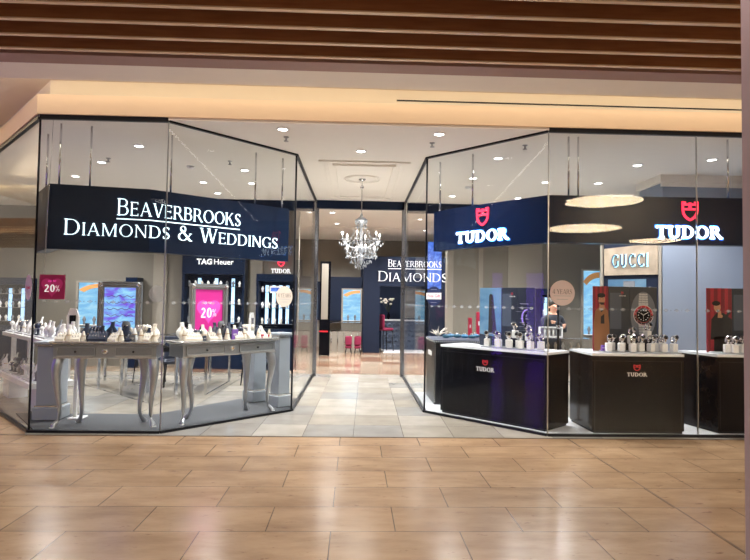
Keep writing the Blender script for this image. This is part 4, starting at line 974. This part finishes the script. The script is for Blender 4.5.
        if kind == 'detail':
            for k in range(9):
                y_ = .18+.05*k
                for q_ in (-.03, 0, .03): b.poly2([bar(-.04+q_, y_+.004*k % .02, -.016+q_, y_, .03)], fr, .0006, .0016, 'silver')
            b.poly2(arc(.02, h*.5, .09, .12, 90, 270, .02, .02), fr, .0016, .002, 'silverj'); b.poly2(arc(.02, h*.5, .06, .085, 90, 270, .03, .03), fr, .0016, .002, 'dial')
        if b.v: b.build('print', p)
    return t
backdrop('three-panel poster with a man in a tan coat and a big dial watch', (3.04, 7.19, .97), 0, [(0, .20, 'man'), (.20, .47, 'navy'), (.47, .83, 'dial')], .82)
backdrop('two-panel poster with a dark clothed man before red drapes at far right', (4.52, 7.19, .97), 0, [(0, .33, 'lounge'), (.33, .80, 'navy')], .82)
qx, qy = AP(.38, .38)
backdrop('poster screen with a dark tower before pale blue sky on the angled counter', (qx, qy, .965), a_, [(0, .35, 'tower'), (.35, .61, 'navy'), (.61, .86, 'detail')], .80)

# ------------------------------------------------------------------ chandelier
t = thing('chandelier', 'crystal chandelier with candle bulbs hanging above the entrance', 'chandelier', (.10, 9.65, 2.05))
MB().lathe([(.06, 1.577), (.06, 1.565), (.03, 1.545), (.01, 1.53)], 'chrome', n=16).build('ceiling_rose', t)
MB().tube([(0, 0, 1.54), (0, 0, 1.40)], .006, 'steel').ball((0, 0, 1.44), .03, 'chrome').tube([(0, 0, 1.42), (0, 0, .95)], .007, 'steel').build('chain', t)
MB().lathe([(.012, .12), (.05, .20), (.02, .25), (.03, .33), (.065, .38), (.03, .44), (.02, .60), (.045, .66), (.02, .72), (.03, .80), (.07, .86), (.10, .88), (.03, .93), (.01, 1.0)], 'crystal', n=14).build('centre_column', t)
for i in range(10):
    tier = 0 if i < 6 else 1
    a = 2*pi*(i/6 if tier == 0 else (i-6)/4)+.3; R = .33 if tier == 0 else .24; z0, zt_ = ((.42, .52), (.30, .30))[tier]
    pts = [(0, 0, z0)]+[(R*k/5*cos(a), R*k/5*sin(a), z0-.07*sin(pi*k/5*.9)+(zt_-z0)*k/5) for k in range(1, 6)]
    ar = MB().tube(pts, .010, 'crystal', 6).lathe([(.01, 0), (.04, .015), (.045, .02), (.012, .022), (.012, .03)], 'crystal', (R*cos(a), R*sin(a), zt_), n=10).build('arm', t)
    MB().tube([(R*cos(a), R*sin(a), zt_+.03), (R*cos(a), R*sin(a), zt_+.09)], .010, 'white', 8).build('candle_sleeve', ar)
    MB().lathe([(.008, .09), (.016, .105), (.014, .12), (.004, .145)], 'bulb', (R*cos(a), R*sin(a), zt_), n=8).build('candle_bulb', ar)
def drop(b, x, y, z, r, h): b.add([(x, y, z), (x+r, y, z-h*.6), (x, y+r, z-h*.6), (x-r, y, z-h*.6), (x, y-r, z-h*.6), (x, y, z-h)], [(0, 1, 2), (0, 2, 3), (0, 3, 4), (0, 4, 1), (5, 2, 1), (5, 3, 2), (5, 4, 3), (5, 1, 4)], 'crystal')
b = MB()
for R, z0, n, h in ((.10, .87, 14, .07), (.08, .78, 10, .06), (.34, .50, 30, .07), (.27, .40, 26, .06), (.20, .34, 20, .06), (.25, .28, 26, .07), (.17, .20, 18, .06), (.10, .12, 12, .06), (.05, .07, 6, .05), (.30, .56, 18, .05)):
    for i in range(n):
        a = 2*pi*i/n+R*9; rr = R*random.uniform(.85, 1.1); drop(b, rr*cos(a), rr*sin(a), z0+random.uniform(-.02, .03), .009, h)
o = b.build('crystal_drops', t); o['kind'] = 'stuff'
b = MB()
for i in range(12):
    a = 2*pi*i/12
    for k in range(12):
        s = k/11; R = .09+.24*s**1.5; z = .86-.40*s-.07*sin(pi*s); b.ball((R*cos(a), R*sin(a), z), .0075, 'crystal', 5, 3)
    for k in range(7):
        s = k/6; R = .33-.24*s; z = .44-.34*s-.03*sin(pi*s); b.ball((R*cos(a+.2), R*sin(a+.2), z), .007, 'crystal', 5, 3)
o = b.build('bead_swags', t); o['kind'] = 'stuff'
l = bpy.data.lights.new('chandelier_glow', 'POINT'); l.energy = 22; l.color = (1, .9, .78); l.shadow_soft_size = .25
o = bpy.data.objects.new('chandelier_glow', l); COL.objects.link(o); o.location = (.10, 9.65, 2.55)

# ------------------------------------------------------------------ dark portal at the rear
t = thing('portal', 'dark navy portal with white BEAVERBROOKS DIAMONDS lettering at the rear of the shop', 'portal', (.27, 17.3, .004))
MB().box(0, .50, 0, .4, 0, 2.92, 'navyflat').build('left_jamb', t)
MB().box(2.02, 2.66, 0, .4, 0, 2.92, 'navyflat').build('right_jamb', t)
MB().box(.50, 2.02, 0, .4, 2.02, 2.92, 'navyflat').build('lintel', t)
fr = (Vector((0, 0, 0)), Vector((1, 0, 0)), Vector((0, 0, 1)), Vector((0, -1, 0)))
MB().poly2(fit('Beaverbrooks', TR, .74, 2.36, 2.61, .22, .82), fr, .018, .035, 'whitetxt').build('upper_lettering', t)
MB().poly2([bar(.74, 2.55, 2.36, 2.55, .015)], fr, .018, .03, 'whitetxt').build('dividing_line', t)
MB().poly2(fit('Diamonds', TR, .44, 2.54, 2.17, .30, .84), fr, .018, .035, 'whitetxt').build('lower_lettering', t)
tt = MB().box(.9, 2.2, 17.35, 19.0, .004, .016, 'rug').build('rug'); tag(tt, 'pale rug on the floor inside the dark portal', 'rug')
structure(MB().box(.2, 3.0, 19.2, 19.3, 0, 2.9, 'navyflat'), 'trim_14')
spot('downlight_or_fill_beam', (1.5, 18.2, 2.9), 60, (1, .97, .93), 120, .8, .05)  # added lamp with no fixture, to brighten the portal interior
t = thing('tufted_counter', 'grey blue tufted counter inside the dark portal', 'counter', (1.0, 18.5, .016))
b = MB().box(-.1, 1.3, 0, .45, 0, .92, 'tuft')
for i in range(9):
    for j in range(5): b.ball((.0+.15*i+.07*(j % 2), 0, .12+.17*j), .055, 'tuft', 8, 5)
b.build('body', t); MB().bbox(-.13, 1.33, -.04, .48, .92, .96, 'whitetop', .005).build('top', t)
t = thing('display_cabinet', 'narrow lit cabinet with silverware inside the dark portal', 'cabinet', (1.95, 19.1, .004))
MB().box(-.35, .35, 0, .25, 0, 2.3, 'navyflat').build('carcass', t); MB().box(-.28, .28, -.012, 0, 1.0, 2.2, 'silverlt').build('lit_back', t)
for k in range(4): MB().box(-.28, .28, -.10, -.012, 1.05+.28*k, 1.065+.28*k, 'chrome').build('shelf', t)
def stool(label, x, y, rz, seat=.72, legs='blackmet', wd=.40, back=.42, group=None):
    t = thing('bar_stool', label, 'stool', (x, y, .016), rz, group); h = wd/2
    MB().bbox(-h, h, -h, h, seat-.09, seat, 'magfab', .03).build('seat', t); MB().bbox(-h, h, h-.07, h+.01, seat, seat+back, 'magfab', .03).build('backrest', t)
    for sx in (-1, 1):
        for sy in (-1, 1): MB().tube([(sx*(h-.04), sy*(h-.04), seat-.085), (sx*(h-.01), sy*(h-.01), 0)], .016, legs).build('leg', t)
    MB().tube([(-h+.03, -h+.03, .25), (h-.03, -h+.03, .25)], .010, legs).build('foot_rest', t)
    return t
stool('magenta bar stool with dark legs inside the portal opening', .98, 17.95, radians(120))
stool('low magenta stool at the counter left of the portal, left one', -.15, 16.9, pi, .24, 'blackmet', .20, .28, 'stools left of the portal'); stool('low magenta stool at the counter left of the portal, right one', .12, 16.9, pi, .24, 'blackmet', .20, .28, 'stools left of the portal')
t = thing('flower_vase', 'dark vase of cream flowers on the tufted counter', 'vase', (1.12, 18.6, .976))
MB().lathe([(.03, 0), (.06, .05), (.05, .15), (.025, .2), (.03, .24)], 'black', n=14).build('vase', t)
b = MB(); fb = MB()
for i in range(14):
    a = 2*pi*i/14; r = random.uniform(.08, .3); z = random.uniform(.45, .68); b.tube([(0, 0, .2), (r*.5*cos(a), r*.5*sin(a), .42), (r*cos(a), r*sin(a), z)], .006, 'leaf', 5); fb.ball((r*cos(a), r*sin(a), z), random.uniform(.03, .055), 'flower', 8, 5, .7)
b.build('stems', t); fb.build('blooms', t)

# counter left of the portal
t = thing('rear_counter', 'pale panelled glass topped counter left of the dark portal', 'counter', (-.78, 17.4, .004))
MB().box(0, 1.0, 0, .5, 0, .62, 'taupelight').build('body', t); MB().box(0, 1.0, 0, .5, .62, .64, 'chrome').build('deck', t)
MB().box(.0, 1.0, 0, .5, .64, .88, 'caseglass').build('glass_case', t); MB().box(-.02, 1.02, -.02, .52, .88, .90, 'chrome').build('top', t)
for i in range(5): MB().tube([(.1+.2*i, -.015, .02), (.1+.2*i, -.015, .6)], .015, 'chrome').build('pilaster', t)
t = thing('mirror_totem', 'tall black framed cream panel standing just inside the entrance', 'display stand', (-.83, 16.3, .004))
MB().bbox(-.15, .15, 0, .08, 0, 2.67, 'black', .01).build('frame', t); MB().box(-.105, .085, -.008, 0, 1.02, 2.60, 'taupelight').build('panel', t); MB().box(-.15, .10, -.012, -.001, .66, .70, 'redprint').build('red_stripe', t)

# ------------------------------------------------------------------ wall displays
def arch_display(label, x, y, z, wd, h, group='pale blue lit wall displays'):
    t = thing('lit_display', label, 'display', (x, y, z), 0, group); h2 = wd/2
    b = MB(); b.box(-h2-.05, -h2, -.06, 0, -.04, h+.04, 'taupelight').box(h2, h2+.05, -.06, 0, -.04, h+.04, 'taupelight').box(-h2, h2, -.06, 0, h, h+.04, 'taupelight').box(-h2, h2, -.06, 0, -.04, 0, 'taupelight'); b.build('frame', t)
    MB().box(-h2, h2, -.02, 0, 0, h, 'bluescreen').build('screen', t)
    MB().box(-h2-.05, h2+.05, -.10, .0, .004-z, -.04, 'taupe').build('base_cabinet', t)
    MB().poly2([q for q in arc(h2*.9, h*.62, wd*1.15, h*.36, 89, 145, wd*.25, h*.09, 10)], at(0, -.02, 0), 0, .02, 'copper').build('wood_arc', t)
    MB().box(-h2, h2, -.14, -.02, .0, .015, 'white').build('shelf', t)
    for k in range(2): MB().lathe([(.03, .015), (.02, .06), (.04, .13), (.015, .2)], 'greycard', (-h2*.4+k*h2*.8, -.08, 0), n=10).build('display_bust', t)
    return t
arch_display('pale blue lit wall display left of the dark portal', -.08, 18.5, .92, .56, 1.0)
arch_display('pale blue lit wall display behind the white display tower', -5.95, 13.2, .92, .55, .96)
arch_display('pale blue lit wall display left of the silver sea frame', -5.08, 13.2, .92, .45, .96)
arch_display('tall pale blue lit wall display behind the watch sign corner', 5.55, 13.25, .85, .40, 1.50)
structure(MB().box(-1.28, -.45, 19.3, 19.4, .9, 2.2, 'navyflat'), 'trim_13')
tt = MB().box(-.82, .24, 18.9, 18.96, .9, 2.35, 'navyflat').build('wall_panel'); tag(tt, 'dark panel behind the counter left of the portal', 'panel')

def shop_unit(name, label, x, y, wd, h, hdr, glow='coolglow', lz0=.9, n=3, body='navy'):
    t = thing(name, label, 'display unit', (x, y, .004)); h2 = wd/2
    MB().box(-h2, h2, .0, .35, 0, lz0, body).box(-h2, h2, .30, .35, lz0, h-hdr, body).box(-h2, -h2+.05, 0, .35, lz0, h-hdr, body).box(h2-.05, h2, 0, .35, lz0, h-hdr, body).build('carcass', t)
    MB().box(-h2, h2, -.02, .35, h-hdr, h, body).build('header', t)
    for k in range(n):
        xx = -h2+.12+(wd-.24)*(k+.5)/n
        MB().box(xx-.035, xx+.035, .28, .30, lz0+.1, h-hdr-.08, glow).build('light_strip', t)
    for k in range(3):
        zz = lz0+(h-hdr-lz0)*(k+.3)/3; sh = MB().box(-h2+.05, h2-.05, .05, .30, zz, zz+.012, 'chrome').build('shelf', t)
        b = MB()
        for i in range(int(wd/.14)): b.lathe([(.025, .012), (.02, .05), (.035, .09), (.012, .14)], random.choice(['whitecard', 'greycard', 'creamcard']), (-h2+.12+.14*i, .15, zz), n=8)
        b.build('jewellery_busts', sh)
    return t
tg = shop_unit('watch_wall_unit', 'black wall unit with white TAGHeuer lettering behind the heart poster', -3.14, 12.85, 1.38, 2.56, .46)
font_mesh('TAG', .17, 'whitetxt', frame_mtx(at(-.20, -.022, 2.37)), 'lettering', tg, .004, fatten=.006)
font_mesh('Heuer', .17, 'whitetxt', frame_mtx(at(.22, -.022, 2.37)), 'lettering', tg, .004, fatten=.002)
tu = shop_unit('watch_wall_unit', 'navy wall unit with lit shelves just left of the entrance', -1.75, 12.8, .86, 2.12, .16, n=4)
MB().box(-.12, .12, -.03, -.02, 1.70, 1.86, 'white').box(-.10, .10, -.034, -.03, 1.74, 1.82, 'bluereflect_notice').build('notice', tu)
t = thing('wall_lettering', 'small white TUDOR lettering with red crest on the wall left of the entrance', 'sign', (-1.70, 13.2, 2.2))
MB().poly2(fit('TUDOR', SLAB, -.22, .22, -.03, .10, 1, .07), FL, -.05, .0, 'whitetxt').build('lettering', t); MB().poly2(shield_polys(0, .12, .15, .17), FL, -.05, 0, 'shield').build('crest', t)
shop_unit('navy_wall_unit', 'narrow navy lit wall unit at the far left edge', -7.6, 12.9, .8, 1.95, .15, n=2)
shop_unit('navy_wall_unit', 'dark wall unit behind the maroon sale card', -4.95, 12.9, .25, 2.0, .15, n=1)
shop_unit('navy_wall_unit', 'dark wall unit behind the standing staff member', 4.45, 12.9, .42, 1.9, .12, n=1)
t = thing('blue_reflection', 'narrow glowing blue panel standing in for a reflection over the dark portal', 'screen', (2.42, 17.286, 1.95))  # added glowing panel, imitates a blue reflection in the glass
MB().box(-.22, .22, .002, .012, 0, 1.45, 'black').tube([(0, .007, 1.45), (0, .007, ZC-1.95)], .005, 'steel').build('housing', t); MB().box(-.21, .21, -.001, .002, .01, 1.44, 'bluereflect_notice').build('screen', t)

# GUCCI kiosk
A, B = (4.21, 9.55), (4.82, 8.90)
fr = wallframe(A, B); Lg = (Vector(B)-Vector(A)).length
t = thing('kiosk', 'tall kiosk with a beige marble board reading GUCCI beside the blue grey wall', 'kiosk', (A[0], A[1], .004)); inv = local(t)
MB().poly2([[(-.04, 0), (0, 0), (0, 2.56), (-.04, 2.56)]], fr, -.12, .03, 'taupelight').poly2([[(Lg-.0, 0), (Lg+.04, 0), (Lg+.04, 2.66), (Lg, 2.66)]], fr, -.12, .02, 'taupelight').xf(inv).build('frame', t)
MB().poly2([[(0, 0), (Lg, 0), (Lg, 2.58), (0, 2.58)]], fr, -.12, -.02, 'navyflat').xf(inv).build('back', t)
MB().poly2([[(.02, 2.05), (Lg-.01, 2.05), (Lg-.01, 2.55), (.02, 2.50)]], fr, -.02, .01, 'stone').xf(inv).build('header_board', t)
GS = dict(T=.15, t=.10, S=.04, h=.07)
MB().poly2(fit('GUCCI', GS, .15, Lg-.17, 2.19, .20, 1, .24), fr, .025, .035, 'gucci').xf(inv).build('lettering', t)
MB().poly2(fit('GUCCI', GS, .155, Lg-.155, 2.18, .215, 1, .24), fr, .011, .022, 'gucciglow').xf(inv).build('letter_backlight', t)
MB().poly2([[(.08, 1.1), (Lg-.2, 1.1), (Lg-.2, 1.98), (.08, 1.98)]], fr, -.02, -.005, 'skyprint').xf(inv).build('screen', t)
MB().poly2([[(.34, 1.72), (.52, 1.72), (.52, 1.95), (.34, 1.95)]], fr, -.005, .01, 'greycard').xf(inv).build('screen_picture', t)
MB().poly2([[(.0, .9), (Lg, .9), (Lg, .94), (0, .94)]], fr, -.02, .12, 'white').xf(inv).build('shelf', t)

# ------------------------------------------------------------------ interior glass showcases and their chairs
def showcase(label, A, B, dep, group='glass showcases'):
    fr = wallframe(A, B); L_ = (Vector(B)-Vector(A)).length; t = thing('glass_showcase', label, 'showcase', (A[0], A[1], .004), 0, group); inv = local(t)
    MB().poly2([[(0, .74), (L_, .74), (L_, .80), (0, .80)]], fr, -dep, 0, 'blackmet').xf(inv).build('deck', t)
    MB().poly2([[(.01, .80), (L_-.01, .80), (L_-.01, 1.0), (.01, 1.0)]], fr, -dep+.01, -.01, 'caseglass').xf(inv).build('glass_box', t)
    MB().poly2([[(0, 1.0), (L_, 1.0), (L_, 1.012), (0, 1.012)]], fr, -dep, 0, 'chrome').poly2([[(.0, .0), (L_, .0), (L_, .012), (0, .012)]], fr, -.02, 0, 'chrome').xf(inv).build('trim', t)
    k = max(2, int(L_/.9)+1)
    for i in range(k):
        for q in (0, -dep+.04):
            s = i*(L_-.04)/(k-1); MB().poly2([[(s, 0), (s+.04, 0), (s+.04, .74), (s, .74)]], fr, q-.04, q, 'chrome').xf(inv).build('leg', t)
    b = MB()
    for i in range(int(L_/.12)-1):
        o_, ex, ey, n = fr; p = o_+ex*(.12+.12*i)-n*(dep*.5); b.lathe([(.03, .80), (.02, .84), (.03, .87), (.01, .93)], random.choice(['whitecard', 'navycard', 'creamcard']), tuple(p), n=8)
    b.xf(inv).build('jewellery_busts', t)
showcase('long glass showcase on chrome legs behind the left console table', (-4.97, 10.55), (-3.05, 8.62), .5)
showcase('glass showcase on chrome legs behind the angled console table', (-2.36, 9.4), (-2.32, 11.0), .40)
showcase('glass showcase behind the standing white tray, beside the staff member', (2.80, 9.15), (3.75, 9.0), .5)
def chair(label, x, y, rz):
    t = thing('chair', label, 'chair', (x, y, .004), rz, None); h = .21
    MB().bbox(-h, h, -h, h, .40, .48, 'navycard', .03).build('seat', t); MB().bbox(-h, h, h-.05, h, .50, .90, 'navycard', .02).build('backrest', t)
    for sx in (-1, 1):
        for sy in (-1, 1): MB().tube([(sx*.17, sy*.17, .41), (sx*.2, sy*.2, 0)], [.016, .010], 'blackmet').build('leg', t)
chair('dark upholstered chair seen between the legs of the left console table', -3.15, 10.35, radians(200))
chair('dark upholstered chair seen between the two console tables', -3.75, 10.75, radians(150))
chair('dark upholstered chair behind the angled console table', -1.75, 10.4, radians(120))
# white display case in front of the staff member
t = thing('display_case', 'white framed tabletop case with stands inside in front of the staff member', 'display case', (3.18, 9.14, 1.016))
ringf = MB(); ringframe(ringf, -.19, .19, 0, .17, .02, 0, .06, 'white'); ringf.v = [(x, z, y) for x, y, z in ringf.v]; ringf.build('frame', t)
MB().box(-.17, .17, .06, .07, .02, .155, 'silver').build('back', t)
b = MB()
for i in range(4): b.lathe([(.02, .02), (.012, .06), (.02, .10), (.006, .14)], 'whitecard', (-.10+.07*i, .03, 0), n=8)
b.build('stands', t)
# black pole with chrome fittings inside the right window
t = thing('glass_brace', 'slender black pole with chrome joints beside the right window glass corner', 'pole', (2.72, 7.55, .02))
MB().tube([(0, 0, 0), (0, 0, 1.75)], .016, 'blackmet').build('pole', t); MB().lathe([(.05, 0), (.05, .01), (.02, .02)], 'chrome', n=14).build('foot', t)
for z in (.55, 1.2): MB().lathe([(.024, z), (.024, z+.05)], 'chrome', n=12).build('joint', t)

# ------------------------------------------------------------------ staff member
def person(x, y, rz):
    t = thing('person', 'person in a dark suit standing with folded arms behind the right window', 'person', (x, y, .004), rz)
    V = [(0, 0, .95), (0, 0, 1.10), (0, .01, 1.28), (0, .01, 1.42), (0, 0, 1.50), (0, -.01, 1.60), (0, -.015, 1.68)]
    R_ = [(.15, .11), (.14, .10), (.17, .11), (.13, .09), (.052, .052), (.078, .092), (.06, .07)]
    E_ = [(0, 1), (1, 2), (2, 3), (3, 4), (4, 5), (5, 6)]
    for s in (-1, 1):
        k = len(V); V += [(s*.10, 0, .86), (s*.11, -.005, .50), (s*.11, .015, .09), (s*.12, -.10, .045)]
        R_ += [(.095, .095), (.062, .065), (.042, .045), (.04, .03)]; E_ += [(0, k), (k, k+1), (k+1, k+2), (k+2, k+3)]
        k = len(V); V += [(s*.185, .01, 1.40), (s*.235, -.04, 1.16), (s*.04, -.19, 1.28+.03*s), (-s*.09, -.19, 1.31+.03*s)]
        R_ += [(.060, .060), (.048, .048), (.036, .036), (.030, .018)]; E_ += [(3, k), (k, k+1), (k+1, k+2), (k+2, k+3)]
        for f in range(4):
            q = len(V); V += [(-s*.12, -.195+.004*f, 1.335+.03*s-.018*f), (-s*(.160-.006*f), -.185, 1.33+.03*s-.018*f)]; R_ += [(.009, .009), (.007, .007)]; E_ += [(k+3, q), (q, q+1)]
    me = bpy.data.meshes.new('body'); me.from_pydata(V, E_, []); o = bpy.data.objects.new('body', me); COL.objects.link(o)
    sk = o.modifiers.new('s', 'SKIN'); 
    for i, r in enumerate(R_): me.skin_vertices[0].data[i].radius = r
    me.skin_vertices[0].data[0].use_root = True
    o.modifiers.new('u', 'SUBSURF').levels = 2
    bpy.context.view_layer.update()
    dg = bpy.context.evaluated_depsgraph_get(); m2 = bpy.data.meshes.new_from_object(o.evaluated_get(dg))
    bpy.data.objects.remove(o); o = bpy.data.objects.new('body', m2); COL.objects.link(o); o.parent = t
    m2.materials.clear()
    for k in ('suit', 'skin', 'whiteprint'): m2.materials.append(M[k])
    for p in m2.polygons:
        c_ = p.center; p.use_smooth = True
        hand = c_.y < -.15 and abs(c_.x) > .075 and 1.22 < c_.z < 1.40 and abs(c_.x) < .2
        p.material_index = 1 if c_.z > 1.475 or (hand and ((c_.x > 0) == (c_.z < 1.31))) else 0
    MB().ball((0, .022, 1.680), .090, 'hair', 14, 8, .95).lathe([(.078, 1.53), (.094, 1.60), (.088, 1.68)], 'hair', (0, .040, 0), n=14, sy=.8).build('hair', t)
    b = MB()
    for s in (-1, 1): b.ball((s*.030, -.088, 1.625), .009, 'darkp', 8, 5).ball((s*.082, .0, 1.605), .018, 'skin', 6, 5)
    t.scale = (.93, .93, .93)
    b.tube([(0, -.085, 1.63), (0, -.108, 1.595)], [.008, .014], 'skin', 6).tube([(-.02, -.096, 1.562), (.02, -.096, 1.562)], .006, 'redprint', 6); b.build('face', t)
    return t
person(3.42, 9.75, radians(12))

# digital totem of the mall, seen mirrored in the angled glass
for (x, y, wh, h) in ((-7.4, 5.74, 'narrow', .14), (-7.4, 4.67, 'wide', .25)):
    t = thing('digital_totem', 'slim violet lit totem of the mall mirrored in the angled glass, the %s one' % wh, 'screen', (x, y, 0), radians(-90), 'violet totems of the mall')
    MB().bbox(-h-.02, h+.02, 0, .12, 0, 2.5, 'black', .01).build('housing', t); MB().box(-h, h, .12, .124, .1, 2.42, 'purple').build('screen', t)

# things that read the same are told apart by their order in view
ORD = ['leftmost', 'second from left', 'third from left', 'fourth from left', 'fifth from left', 'sixth from left', 'seventh from left', 'eighth from left', 'ninth from left', 'tenth from left', 'eleventh from left', 'twelfth from left', 'thirteenth from left', 'fourteenth from left']
same = {}
for o in SC.objects:
    if o.parent is None and 'label' in o.keys(): same.setdefault(o['label'], []).append(o)
def view_x(o):
    v = (o.location if o.type == 'EMPTY' or o.location.length > 0 else Vector(o.bound_box[0]))-Vector((0, 0, 1.55)); return v.dot(rt)/max(.1, v.dot(fw))
for lb, os_ in same.items():
    if len(os_) < 2 or len(os_) > len(ORD): continue
    for i, o in enumerate(sorted(os_, key=view_x)): o['label'] = lb+', '+ORD[i] if i or len(os_) > 1 else lb
